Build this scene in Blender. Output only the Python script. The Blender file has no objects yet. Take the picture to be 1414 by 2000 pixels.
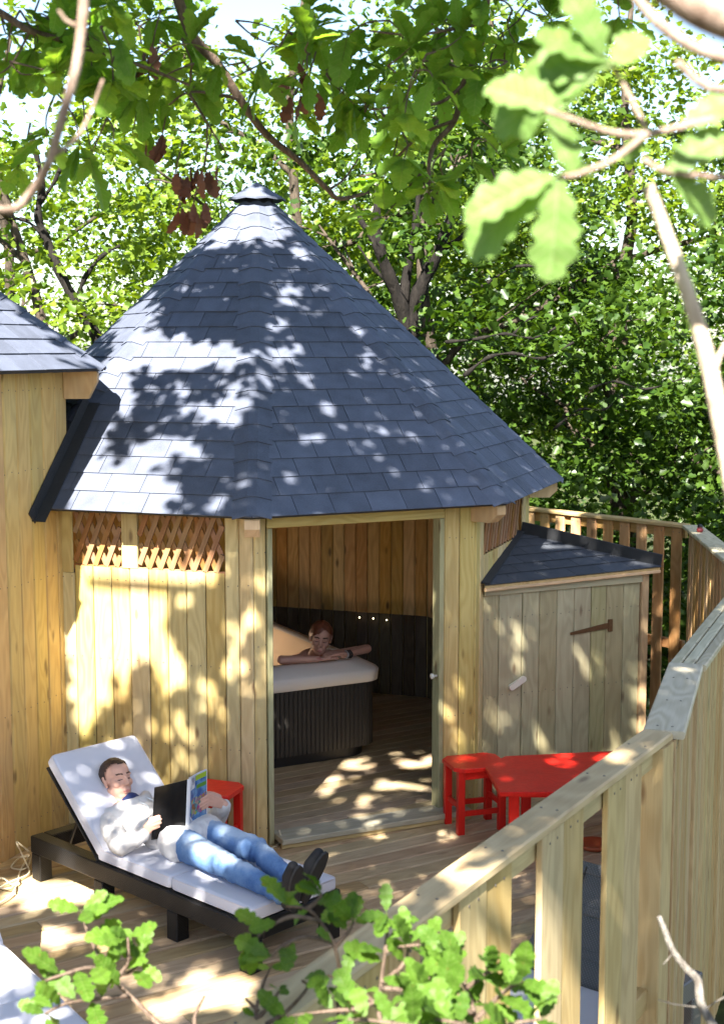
import bpy, bmesh, math, random
import numpy as np
from mathutils import Vector, Matrix, Quaternion, noise
PI = math.pi
R = math.radians
rng = np.random.default_rng(7)
random.seed(7)
S = bpy.context.scene
COL = S.collection
# ------------------------------------------------------------------ camera, sky, sun, exposure
F_PX, PITCH, CAM_H = 2753.8, 0.1161, 3.1635        # focal length in photo pixels, downward pitch, height over deck
cam_d = bpy.data.cameras.new('camera')
cam = bpy.data.objects.new('camera', cam_d)
COL.objects.link(cam)
cam.location = (0, 0, CAM_H)
cam.rotation_euler = (PI / 2 - PITCH, 0, 0)
cam_d.sensor_fit = 'VERTICAL'
cam_d.sensor_height = 36
cam_d.lens = F_PX / 2000 * 36
cam_d.clip_end = 500
cam_d.dof.use_dof = True
cam_d.dof.focus_distance = 8.6
cam_d.dof.aperture_fstop = 5.0
S.camera = cam
SUN_AZ, SUN_EL = R(14.5), R(45.5)                     # light travels towards +Y and a little +X
SD = Vector((math.sin(SUN_AZ) * math.cos(SUN_EL), math.cos(SUN_AZ) * math.cos(SUN_EL), -math.sin(SUN_EL)))
W = bpy.data.worlds.new('World')
S.world = W
W.use_nodes = True
wn = W.node_tree.nodes
bg = wn['Background']
sky = wn.new('ShaderNodeTexSky')
sky.sky_type = 'NISHITA'
sky.sun_disc = False
sky.sun_elevation = SUN_EL
sky.sun_rotation = PI - SUN_AZ
W.node_tree.links.new(sky.outputs[0], bg.inputs[0])
bg.inputs[1].default_value = 0.053
sun_d = bpy.data.lights.new('sun', 'SUN')
sun_d.energy = 5.0
sun_d.angle = R(0.53)
sun_d.color = (1.0, 0.95, 0.86)
sun = bpy.data.objects.new('sun', sun_d)
COL.objects.link(sun)
sun.rotation_euler = SD.to_track_quat('-Z', 'Y').to_euler()
sun.location = (-4, -8, 14)
S.view_settings.view_transform = 'Standard'
S.view_settings.look = 'None'
S.view_settings.gamma = 1
S.view_settings.use_curve_mapping = False
S.view_settings.exposure = 2.8
S.cycles.max_bounces = 8
S.cycles.diffuse_bounces = 5
S.cycles.transparent_max_bounces = 6
S.cycles.use_denoising = True
S.cycles.sample_clamp_indirect = 6


# ------------------------------------------------------------------ helpers
def at(px, py, dep):
    """point seen at photo pixel (px, py) standing dep metres away along Y"""
    X = (px - 707) / F_PX; Y = -(py - 1000) / F_PX
    c, s = math.cos(PITCH), math.sin(PITCH)
    d = Vector((X, c + Y * s, -s + Y * c))
    return Vector((0, 0, CAM_H)) + d * (dep / d.y)


def atz(px, py, z):
    X = (px - 707) / F_PX; Y = -(py - 1000) / F_PX
    c, s = math.cos(PITCH), math.sin(PITCH)
    d = Vector((X, c + Y * s, -s + Y * c))
    return Vector((0, 0, CAM_H)) + d * ((z - CAM_H) / d.z)


WM = {}


def place(o, mat=None, parent=None):
    mat = mat or Matrix()
    COL.objects.link(o)
    WM[o] = mat
    if parent is not None:
        o.parent = parent
        o.matrix_basis = WM[parent].inverted() @ mat
    else:
        o.matrix_basis = mat
    return o


def tag(o, label, cat, group=None, kind=None):
    if label: o['label'] = label
    if cat: o['category'] = cat
    if group: o['group'] = group
    if kind: o['kind'] = kind
    return o


def empty(name, loc=(0, 0, 0), rotz=0.0):
    o = bpy.data.objects.new(name, None)
    o.empty_display_size = .2
    return place(o, Matrix.Translation(loc) @ Matrix.Rotation(rotz, 4, 'Z'))


def thing(name, label, cat, loc=(0, 0, 0), group=None, rotz=0.0):
    return tag(empty(name, loc, rotz), label, cat, group)


def mesh(name, verts, faces, mat=None, smooth=False):
    me = bpy.data.meshes.new(name)
    me.from_pydata([tuple(v) for v in verts], [], faces)
    if mat: me.materials.append(mat)
    if smooth: me.polygons.foreach_set('use_smooth', [True] * len(me.polygons))
    return me


def obj(name, me, parent=None, mat=None):
    return place(bpy.data.objects.new(name, me), mat, parent)


def mobj(name, verts, faces, m, parent=None, smooth=False, mat=None):
    return obj(name, mesh(name, verts, faces, m, smooth), parent, mat)


def frame(x, y, z, o):
    return Matrix(((x[0], y[0], z[0], o[0]), (x[1], y[1], z[1], o[1]), (x[2], y[2], z[2], o[2]), (0, 0, 0, 1)))


BC = {}


def board_mesh(w, t, l, m, ch=.004):
    """x width, y depth (front at y=-t/2), z length, front and back edges chamfered"""
    k = (round(w, 3), round(t, 3), round(l, 3), m.name, ch)
    if k in BC: return BC[k]
    a, b, c = w / 2, t / 2, min(ch, t * .4, w * .4)
    prof = [(-a, -b + c), (-a + c, -b), (a - c, -b), (a, -b + c), (a, b - c), (a - c, b), (-a + c, b), (-a, b - c)]
    v = [(x, y, -l / 2) for x, y in prof] + [(x, y, l / 2) for x, y in prof]
    n = 8
    f = [(i, (i + 1) % n, n + (i + 1) % n, n + i) for i in range(n)] + [tuple(range(n - 1, -1, -1)), tuple(range(n, 2 * n))]
    BC[k] = mesh('board', v, f, m)
    return BC[k]


def board(name, p0, p1, w, t, m, front, parent, ch=.004):
    """board from p0 to p1; its face looks along front"""
    p0, p1 = Vector(p0), Vector(p1)
    z = (p1 - p0); L = z.length; z.normalize()
    y = -Vector(front); y = (y - z * y.dot(z)).normalized()
    x = y.cross(z)
    return obj(name, board_mesh(w, t, L, m, ch), parent, frame(x, y, z, (p0 + p1) / 2))


def box(name, lo, hi, m, parent=None, mat=None, ch=.004):
    lo, hi = Vector(lo), Vector(hi)
    bm = bmesh.new()
    bmesh.ops.create_cube(bm, size=1)
    for v in bm.verts:
        v.co = Vector(((lo[i] + hi[i]) / 2 + v.co[i] * (hi[i] - lo[i]) for i in range(3)))
    if ch: bmesh.ops.bevel(bm, geom=bm.edges[:], offset=ch, segments=1, affect='EDGES')
    me = bpy.data.meshes.new(name); bm.to_mesh(me); bm.free(); me.materials.append(m)
    return obj(name, me, parent, mat)


def tube_geo(pts, rad, n=8, cap=True, base=0):
    pts = [Vector(p) for p in pts]
    V, Fc = [], []
    up = Vector((0.13, 0.31, 0.94))
    for i, p in enumerate(pts):
        d = (pts[min(i + 1, len(pts) - 1)] - pts[max(i - 1, 0)]).normalized()
        if abs(d.dot(up)) > .97: up = Vector((.9, .2, .1))
        a = d.cross(up).normalized(); b = d.cross(a)
        up = -b if (-b).dot(up) > 0 else b
        r = rad[i] if hasattr(rad, '__len__') else rad
        for k in range(n):
            t = 2 * PI * k / n
            V.append(p + (a * math.cos(t) + up * math.sin(t)) * r)
    for i in range(len(pts) - 1):
        for k in range(n):
            q = [i * n + k, i * n + (k + 1) % n, (i + 1) * n + (k + 1) % n, (i + 1) * n + k]
            Fc.append(tuple(base + j for j in q))
    if cap:
        Fc.append(tuple(base + k for k in range(n - 1, -1, -1)))
        Fc.append(tuple(base + (len(pts) - 1) * n + k for k in range(n)))
    return V, Fc


def smooth_path(pts, k=4):
    pts = [Vector(p) for p in pts]
    out = []
    for i in range(len(pts) - 1):
        p0, p1, p2, p3 = pts[max(i - 1, 0)], pts[i], pts[i + 1], pts[min(i + 2, len(pts) - 1)]
        for j in range(k):
            t = j / k
            out.append(.5 * ((2 * p1) + (p2 - p0) * t + (2 * p0 - 5 * p1 + 4 * p2 - p3) * t * t + (3 * p1 - p0 - 3 * p2 + p3) * t ** 3))
    out.append(pts[-1])
    return out


class Geo:
    def __init__(self): self.v, self.f = [], []

    def add(self, V, Fc):
        b = len(self.v); self.v += list(V); self.f += [tuple(b + i for i in q) for q in Fc]

    def tube(self, pts, rad, n=8): self.add(*tube_geo(pts, rad, n))

    def build(self, name, m, parent=None, smooth=True): return mobj(name, self.v, self.f, m, parent, smooth)


# ------------------------------------------------------------------ materials
class N:
    def __init__(self, name):
        self.m = bpy.data.materials.new(name); self.m.use_nodes = True
        self.t = self.m.node_tree; self.t.nodes.clear()
        self.out = self.t.nodes.new('ShaderNodeOutputMaterial')

    def n(self, typ, ins=None, **props):
        nd = self.t.nodes.new('ShaderNode' + typ)
        for k, v in props.items(): setattr(nd, k, v)
        for k, v in (ins or {}).items():
            s = nd.inputs[k]
            if hasattr(v, 'bl_idname') and hasattr(v, 'is_output'): self.t.links.new(v, s)
            else: s.default_value = v
        return nd

    def math(self, op, a, b=0.0, clamp=False):
        return self.n('Math', {0: a, 1: b}, operation=op, use_clamp=clamp).outputs[0]

    def mix(self, f, a, b, blend='MIX'):
        nd = self.n('Mix', data_type='RGBA', blend_type=blend)
        for i, v in ((0, f), (6, a), (7, b)):
            if hasattr(v, 'is_output'): self.t.links.new(v, nd.inputs[i])
            else: nd.inputs[i].default_value = v
        return nd.outputs[2]

    def ramp(self, f, stops):
        nd = self.n('ValToRGB', {0: f}); e = nd.color_ramp.elements
        while len(e) < len(stops): e.new(.5)
        for q, (p, c) in zip(e, stops): q.position = p; q.color = c
        return nd.outputs[0]

    def pbsdf(self, col, rough=.6, spec=.3, normal=None, **kw):
        ins = {'Base Color': col, 'Roughness': rough, 'Specular IOR Level': spec}
        if normal is not None: ins['Normal'] = normal
        ins.update(kw)
        b = self.n('BsdfPrincipled', ins)
        self.t.links.new(b.outputs[0], self.out.inputs[0])
        return b

    def bump(self, h, strength=.3, dist=.01):
        return self.n('Bump', {'Height': h, 'Strength': strength, 'Distance': dist}).outputs[0]


def c4(c): return (c[0], c[1], c[2], 1)


def wood(name, light, dark, knots=1.0, knotcol=(.10, .045, .015), rough=.62, var=.22, rings=.35, zs=1.0, dirtc=(.20, .185, .12), dirt_k=.38, huek=.022):
    n = N(name)
    tc = n.n('TexCoord').outputs['Object']
    rnd = n.n('ObjectInfo').outputs['Random']
    off = n.n('CombineXYZ', {0: n.math('MULTIPLY', rnd, 37.0), 1: n.math('MULTIPLY', rnd, 91.0), 2: n.math('MULTIPLY', rnd, 61.0)}).outputs[0]
    p = n.n('VectorMath', {0: tc, 1: off}, operation='ADD').outputs[0]

    def st(sx, sy, sz): return n.n('VectorMath', {0: p, 1: (sx, sy, sz)}, operation='MULTIPLY').outputs[0]
    warp = n.n('TexNoise', {'Vector': st(5, 5, 1.1 * zs), 'Scale': 1.0, 'Detail': 2.0}).outputs[0]
    ring = n.math('SINE', n.math('MULTIPLY', warp, 70.0))
    ring = n.math('ADD', n.math('MULTIPLY', ring, .5), .5)
    fine = n.n('TexNoise', {'Vector': st(140, 140, 3.0), 'Scale': 1.0, 'Detail': 4.0, 'Roughness': .6}).outputs[0]
    blot = n.n('TexNoise', {'Vector': st(6, 6, 1.6), 'Scale': 1.0, 'Detail': 3.0}).outputs[0]
    f = n.math('ADD', n.math('MULTIPLY', ring, rings), n.math('MULTIPLY', fine, 1.0 - rings))
    f = n.math('ADD', n.math('MULTIPLY', f, .65), n.math('MULTIPLY', blot, .45), True)
    col = n.ramp(f, [(.25, c4(dark)), (.75, c4(light))])
    vor = n.n('TexVoronoi', {'Vector': st(7, 7, 2.6), 'Scale': 1.0}).outputs[0]
    wob = n.math('MULTIPLY', n.math('SUBTRACT', fine, .5), .06)
    k = n.math('ADD', vor, wob)
    kn = n.ramp(k, [(.06, (1, 1, 1, 1)), (.15, (0, 0, 0, 1))])
    kn = n.math('MULTIPLY', kn, .8 * knots)
    col = n.mix(kn, col, c4(knotcol))
    r2 = n.n('TexWhiteNoise', {'W': rnd}, noise_dimensions='1D').outputs
    val = n.math('ADD', n.math('MULTIPLY', r2[0], var), 1.0 - var * .5)
    hs = n.n('HueSaturation', {'Hue': n.math('ADD', n.math('MULTIPLY', rnd, huek), .5 - huek / 2), 'Saturation': n.math('ADD', n.math('MULTIPLY', r2[0], -.25 if huek else 0.0), 1.12 if huek else 1.0), 'Value': val, 'Color': col}).outputs[0]
    dirt = n.n('TexNoise', {'Vector': st(2.2, 2.2, .8), 'Scale': 1.0, 'Detail': 6.0, 'Roughness': .65}).outputs[0]
    dirt = n.ramp(dirt, [(.45, (0, 0, 0, 1)), (.72, (1, 1, 1, 1))])
    hs = n.mix(n.math('MULTIPLY', dirt, dirt_k), hs, c4(dirtc))
    h = n.math('ADD', fine, n.math('MULTIPLY', ring, .3))
    n.pbsdf(hs, rough, .3, n.bump(h, .25, .004))
    return n.m


M_gold = wood('golden_pine', (.60, .385, .115), (.44, .25, .06), .9)
M_hut = wood('pine_cladding', (.57, .44, .195), (.41, .29, .105), .9)
M_green = wood('treated_pine', (.38, .345, .20), (.27, .235, .125), .9)
M_in = wood('inner_pine', (.68, .41, .15), (.46, .245, .075), 1.0, (.05, .02, .008))
M_indark = wood('dark_inner_pine', (.115, .085, .052), (.06, .042, .026), .6)  # darker pine for the lower inner boards and the wall cores
M_rail = wood('railing_pine', (.50, .385, .20), (.34, .24, .105), .9)
M_bal2 = wood('tan_balusters', (.46, .345, .17), (.30, .205, .085), .9)
M_bal = wood('brown_balusters', (.40, .275, .13), (.25, .155, .06), .9)
M_red_b = wood('red_brown_pine', (.50, .30, .14), (.34, .175, .07), .9)
M_grey = wood('weathered_plank', (.52, .47, .34), (.38, .335, .225), .5, rings=.5)
M_deck = wood('decking', (.50, .37, .22), (.35, .24, .13), .5, var=.3)
M_floor = wood('inner_floor', (.42, .32, .20), (.29, .21, .12), .5)
M_sill = wood('sill_board', (.42, .385, .28), (.31, .28, .19), .5)
M_lat = wood('lattice_slats', (.34, .165, .062), (.21, .09, .032), .6)
M_trim = wood('cut_timber', (.60, .42, .22), (.48, .31, .15), .3)


def mat_shingle(name, base, k=1.0):
    n = N(name)
    tc = n.n('TexCoord').outputs['Object']
    rnd = n.n('ObjectInfo').outputs['Random']
    g = n.n('TexNoise', {'Vector': tc, 'Scale': 210.0, 'Detail': 3.0, 'Roughness': .8}).outputs[0]
    b = n.n('TexNoise', {'Vector': tc, 'Scale': 9.0, 'Detail': 3.0}).outputs[0]
    v = n.math('ADD', n.math('MULTIPLY', g, 1.5), n.math('MULTIPLY', rnd, .3))
    v = n.math('ADD', v, n.math('MULTIPLY', b, .7))
    v = n.math('SUBTRACT', v, .27)
    col = n.mix(1.0, c4(base), n.n('CombineXYZ', {0: v, 1: v, 2: v}).outputs[0], 'MULTIPLY')
    n.pbsdf(col, .8, .45, n.bump(g, .7, .003))
    return n.m


M_sh = mat_shingle('slate_shingle', (.080, .092, .130))
M_sh2 = mat_shingle('dark_store_shingle', (.042, .047, .058))
M_blk = mat_shingle('black_felt', (.020, .021, .024))


def mat_plain(name, col, rough=.5, spec=.4, nscale=0.0, amp=.15, bump=0.0, bscale=200.0, **kw):
    n = N(name)
    c = c4(col); nrm = None
    tc = n.n('TexCoord').outputs['Object']
    if nscale:
        q = n.n('TexNoise', {'Vector': tc, 'Scale': nscale, 'Detail': 5.0}).outputs[0]
        v = n.math('ADD', n.math('MULTIPLY', q, 2 * amp), 1 - amp)
        c = n.mix(1.0, c4(col), n.n('CombineXYZ', {0: v, 1: v, 2: v}).outputs[0], 'MULTIPLY')
    if bump:
        nrm = n.bump(n.n('TexNoise', {'Vector': tc, 'Scale': bscale, 'Detail': 4.0}).outputs[0], bump, .004)
    n.pbsdf(c, rough, spec, nrm, **kw)
    return n.m


M_redp = wood('red_paint', (.70, .022, .013), (.56, .013, .008), .35, (.30, .012, .01), .40, .10, .3, 1.0, (.42, .016, .010), .5, 0.0)
M_metal = mat_plain('aged_brass', (.16, .085, .04), .5, .5, 60, .3, Metallic=.6)
M_handle = mat_plain('pale_plastic', (.62, .58, .48), .4, .5)
M_rope = mat_plain('cream_cable', (.62, .54, .38), .55, .4)
M_cush = mat_plain('cushion_cloth', (.60, .60, .66), .9, .2, 5, .05, .25, 500)
M_pipe = mat_plain('cushion_piping', (.66, .62, .64), .9, .2)
M_hood = mat_plain('hoodie_cloth', (.60, .58, .57), .95, .15, 9, .08, .5, 350)
M_shoe = mat_plain('black_suede', (.022, .022, .024), .8, .3, 30, .3)
M_sole = mat_plain('shoe_sole', (.035, .033, .032), .7, .3, 40, .3)
M_sock = mat_plain('sock_cloth', (.55, .57, .6), .9, .2)
M_navy = mat_plain('navy_tee', (.03, .045, .13), .9, .2)
M_tubshell = mat_plain('beige_acrylic', (.80, .62, .45), .25, .5)
M_rim = mat_plain('pale_acrylic', (.74, .68, .62), .28, .5, 6, .04)
M_cab = mat_plain('tub_cladding', (.030, .027, .024), .5, .45, 12, .25)
M_black = mat_plain('black_plastic', (.012, .012, .013), .45, .4)
M_pillow = mat_plain('tub_pillow', (.16, .12, .08), .6, .3, 40, .4)
M_glass = mat_plain('panel_face', (.28, .28, .27), .2, .5)
M_water = mat_plain('tub_water', (.30, .34, .33), .04, .5, Transmission_Weight=0.0) if False else None
n_ = N('tub_water')
n_.pbsdf((.25, .33, .33, 1), .03, .5, n_.bump(n_.n('TexNoise', {'Vector': n_.n('TexCoord').outputs['Object'], 'Scale': 14.0, 'Detail': 2.0}).outputs[0], .3, .02), **{'Transmission Weight': .7, 'IOR': 1.33})
M_water = n_.m
n_ = N('lamp_glow')
e_ = n_.n('Emission', {0: (1, .75, .4, 1), 1: 3.5})
n_.t.links.new(e_.outputs[0], n_.out.inputs[0])
M_lamp = n_.m


def mat_wicker(name, base, k=1.0):
    n = N(name)
    tc = n.n('TexCoord').outputs['Object']
    a = n.n('TexWave', {'Vector': tc, 'Scale': 26.0 * k, 'Distortion': .4}, wave_type='BANDS', bands_direction='DIAGONAL').outputs[1]
    b = n.n('TexWave', {'Vector': n.n('VectorMath', {0: tc, 1: (1, -1, -1)}, operation='MULTIPLY').outputs[0], 'Scale': 26.0 * k, 'Distortion': .4}, wave_type='BANDS', bands_direction='DIAGONAL').outputs[1]
    h = n.math('MULTIPLY', a, b)
    v = n.math('ADD', n.math('MULTIPLY', h, .8), .7)
    col = n.mix(1.0, c4(base), n.n('CombineXYZ', {0: v, 1: v, 2: v}).outputs[0], 'MULTIPLY')
    n.pbsdf(col, .5, .4, n.bump(h, .5, .004))
    return n.m


M_wick = mat_wicker('dark_wicker', (.0095, .009, .0095), 1.6)
M_wickg = mat_wicker('grey_wicker', (.12, .115, .11), 1.5)


def mat_leaf(name, c_lo, c_hi, trans=.4, rough=.42, tcol=None, spec=.4):
    n = N(name)
    tint = n.n('Attribute', attribute_name='tint').outputs['Fac']
    rnd = n.n('ObjectInfo').outputs['Random']
    t = n.math('FRACT', n.math('ADD', tint, rnd))
    col = n.ramp(t, [(0, c4(c_lo)), (1, c4(c_hi))])
    b = n.n('BsdfPrincipled', {'Base Color': col, 'Roughness': rough, 'Specular IOR Level': spec})
    tc = n.mix(1.0, col, c4(tcol or (1.5, 1.5, .5)), 'MULTIPLY')
    tr = n.n('BsdfTranslucent', {0: tc})
    mx = n.n('MixShader', {0: trans, 1: b.outputs[0], 2: tr.outputs[0]})
    n.t.links.new(mx.outputs[0], n.out.inputs[0])
    return n.m


def mat_leaf_near(name, c_lo, c_hi, trans, vein, tcol=(1.5, 1.5, .5)):
    n = N(name)
    tc = n.n('TexCoord').outputs['Object']
    rnd = n.n('ObjectInfo').outputs['Random']
    sp = n.n('SeparateXYZ', {0: tc}).outputs
    ax = n.math('ABSOLUTE', sp[0])
    q = n.n('TexNoise', {'Vector': tc, 'Scale': 4.0, 'Detail': 5.0}).outputs[0]
    t = n.math('FRACT', n.math('ADD', n.math('MULTIPLY', q, .8), rnd))
    t = n.math('ADD', n.math('MULTIPLY', rnd, .6), n.math('MULTIPLY', q, .5))
    col = n.ramp(t, [(.1, c4(c_lo)), (.9, c4(c_hi))])
    v = n.math('FRACT', n.math('MULTIPLY', n.math('SUBTRACT', sp[1], n.math('MULTIPLY', ax, .75)), 8.0))
    line = n.math('LESS_THAN', v, .09)
    line = n.math('MAXIMUM', line, n.math('LESS_THAN', ax, .009))
    col = n.mix(n.math('MULTIPLY', line, .55), col, c4(vein))
    spot = n.ramp(n.n('TexNoise', {'Vector': n.n('VectorMath', {0: tc, 1: n.n('CombineXYZ', {0: n.math('MULTIPLY', rnd, 30.0)}).outputs[0]}, operation='ADD').outputs[0], 'Scale': 6.0, 'Detail': 3.0}).outputs[0], [(.68, (0, 0, 0, 1)), (.74, (1, 1, 1, 1))])
    col = n.mix(n.math('MULTIPLY', spot, .6), col, (.16, .11, .03, 1))
    b = n.n('BsdfPrincipled', {'Base Color': col, 'Roughness': .5, 'Specular IOR Level': .2, 'Normal': n.bump(n.math('ADD', v, q), .25, .03)})
    tr = n.n('BsdfTranslucent', {0: n.mix(1.0, col, c4(tcol), 'MULTIPLY')})
    mx = n.n('MixShader', {0: trans, 1: b.outputs[0], 2: tr.outputs[0]})
    n.t.links.new(mx.outputs[0], n.out.inputs[0])
    return n.m


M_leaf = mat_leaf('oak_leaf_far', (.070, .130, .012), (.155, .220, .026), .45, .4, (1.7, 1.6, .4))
M_leafd = mat_leaf('oak_leaf_shaded', (.022, .054, .007), (.064, .115, .013))  # leaf colour darkened to stand in for shade among the trees
M_leafn = mat_leaf_near('oak_leaf_near', (.042, .098, .011), (.090, .172, .020), .42, (.16, .24, .06))
M_leaft = mat_leaf_near('oak_leaf_overhead', (.10, .22, .025), (.18, .32, .05), .55, (.26, .36, .10), (1.6, 1.5, .5))
M_leafp = mat_leaf_near('oak_leaf_pale', (.095, .175, .036), (.15, .245, .068), .4, (.26, .33, .14))
M_dry = mat_leaf('dry_leaf', (.10, .035, .02), (.17, .07, .04), .2, .7, (1.2, .9, .7))


def mat_bark(name, a, b, sc=22.0):
    n = N(name)
    tc = n.n('TexCoord').outputs['Object']
    p = n.n('VectorMath', {0: tc, 1: (1, 1, .3)}, operation='MULTIPLY').outputs[0]
    q = n.n('TexNoise', {'Vector': p, 'Scale': sc, 'Detail': 6.0, 'Roughness': .7}).outputs[0]
    n.pbsdf(n.ramp(q, [(.35, c4(a)), (.68, c4(b))]), .85, .2, n.bump(q, .9, .03))
    return n.m


M_bark = mat_bark('oak_bark', (.022, .017, .012), (.085, .065, .048))
M_twig = mat_bark('twig_bark', (.09, .06, .042), (.20, .145, .11), 40)
M_twigp = mat_bark('pale_twig', (.20, .13, .095), (.40, .30, .235), 30)
M_stick = mat_bark('bleached_stick', (.34, .26, .19), (.56, .46, .36), 26)
M_twigg = mat_bark('lichen_twig', (.10, .085, .07), (.34, .31, .27), 70)


def mat_ground():
    n = N('forest_floor')
    tc = n.n('TexCoord').outputs['Object']
    q = n.n('TexNoise', {'Vector': tc, 'Scale': 1.7, 'Detail': 8.0, 'Roughness': .7}).outputs[0]
    n.pbsdf(n.ramp(q, [(.35, (.035, .03, .018, 1)), (.55, (.05, .065, .02, 1)), (.7, (.10, .075, .045, 1))]), .95, .1, n.bump(q, 1.0, .1))
    return n.m


M_ground = mat_ground()


# ------------------------------------------------------------------ ground
def ground_z(x, y):
    bank = 1.2 - .75 * max(y, -6)
    z = max(bank, -2.4)
    if y < 0: z = min(z, 1.5 + .12 * -y)
    return z + .25 * noise.noise(Vector((x * .3, y * .3, 0)))


gv, gf = [], []
xs = sorted(set(list(np.linspace(-90, 90, 37)) + list(np.linspace(-10, 10, 41))))
ys = sorted(set(list(np.linspace(-60, 140, 41)) + list(np.linspace(-6, 24, 61))))
for y in ys:
    for x in xs: gv.append((x, y, ground_z(x, y)))
nx = len(xs)
for j in range(len(ys) - 1):
    for i in range(nx - 1): gf.append((j * nx + i, j * nx + i + 1, (j + 1) * nx + i + 1, (j + 1) * nx + i))
tag(mobj('ground', gv, gf, M_ground, smooth=True), None, None, kind='structure')

# ------------------------------------------------------------------ hut geometry
HC, ROT = Vector((-.786, 10.766, 0)), .0527
WR, ER, EZ, AZ = 2.076, 2.338, 2.15, 4.35
TC, TEZ, TAZ = Vector((-4.01, 9.12, 0)), 3.03, 4.72


def oct_c(c, k, r, z):
    a = ROT + k * PI / 4
    return Vector((c.x + r * math.sin(a), c.y - r * math.cos(a), z))


def hw(k, z=0): return oct_c(HC, k, WR, z)


def tw(k, z=0): return oct_c(TC, k, WR, z)


def edge_frame(A, B):
    u = (B - A); L = u.length; u.normalize()
    n = Vector((u.y, -u.x, 0))          # outward for octagon walked counter-clockwise
    return u, n, L


RAIL_Z = 1.70
DECK = [(-4.6, 2.2), (-.70, 2.25), (1.14, 5.30), (1.49, 6.45), (2.48, 9.05), (2.72, 11.65), (1.45, 13.05), (.25, 14.3), (-4.6, 14.3)]
# deck boards: one object each
deck = tag(empty('deck'), None, None, kind='structure')
a_ = R(32)
du, dn = Vector((math.cos(a_), math.sin(a_), 0)), Vector((-math.sin(a_), math.cos(a_), 0))


def clip_line(poly, c, u, n):
    hits = []
    m_ = len(poly)
    for i in range(m_):
        p, q = Vector((*poly[i], 0)), Vector((*poly[(i + 1) % m_], 0))
        a, b = p.dot(n) - c, q.dot(n) - c
        if a * b < 0:
            w = p + (q - p) * (a / (a - b)); hits.append(w.dot(u))
    return (min(hits), max(hits)) if len(hits) > 1 else None


for i in range(-20, 130):
    c = i * .145 + .02
    h = clip_line(DECK, c, du, dn)
    if not h or h[1] - h[0] < .1: continue
    # two boards end to end with a staggered joint
    cut = h[0] + (h[1] - h[0]) * (.3 + .4 * random.random())
    for a, b in ((h[0], cut - .002), (cut + .002, h[1])):
        z = -.0145 + random.uniform(-.0015, .0015)
        board('board', du * a + dn * c + Vector((0, 0, z)), du * b + dn * c + Vector((0, 0, z)), .133, .028, M_deck, (0, 0, 1), deck, .008)
jv, jf = [], []
for i, (x, y) in enumerate(DECK): jv += [(x, y, -.03), (x, y, -.22)]
k_ = len(DECK)
jf = [tuple(2 * i for i in range(k_)), tuple(2 * i + 1 for i in range(k_ - 1, -1, -1))] + [(2 * i, 2 * i + 1, (2 * i + 3) % (2 * k_), (2 * i + 2) % (2 * k_)) for i in range(k_)]
mobj('joists', jv, jf, M_black, deck)
for x, y in ((-3.5, 4), (-.3, 3.6), (.9, 5.5), (1.4, 7), (2.2, 9), (2.4, 11.5), (1.2, 12.9), (-1, 14), (-3.5, 13.5)):
    board('post', (x, y, -3), (x, y, -.23), .14, .14, M_green, (0, -1, 0), deck)

# ------------------------------------------------------------------ hut
hut = thing('garden_hut', 'octagonal pine hut with steep dark shingle roof and hot tub visible inside its doorway', 'hut', HC)


def wall_boards(A, B, t0, t1, z0, z1, m, parent, n_out, bw=.132, th=.02, name='board'):
    L = (B - A).length
    cnt = max(1, round((t1 - t0) * L / bw))
    for i in range(cnt):
        ta, tb = t0 + (t1 - t0) * i / cnt, t0 + (t1 - t0) * (i + 1) / cnt
        p = A + (B - A) * ((ta + tb) / 2)
        q = p + n_out * random.uniform(-.0015, .0015)
        board(name, (q.x, q.y, z0), (q.x, q.y, z1), (tb - ta) * L - .0045, th, m, n_out, parent, .009)


def wall_core(A, B, t0, t1, z0, z1, inset, parent, n_out, m=M_indark):
    a = A + (B - A) * t0 - n_out * inset; b = A + (B - A) * t1 - n_out * inset
    board('wall_core', ((a.x + b.x) / 2, (a.y + b.y) / 2, z0), ((a.x + b.x) / 2, (a.y + b.y) / 2, z1), (b - a).length, .02, m, n_out, parent)


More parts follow.
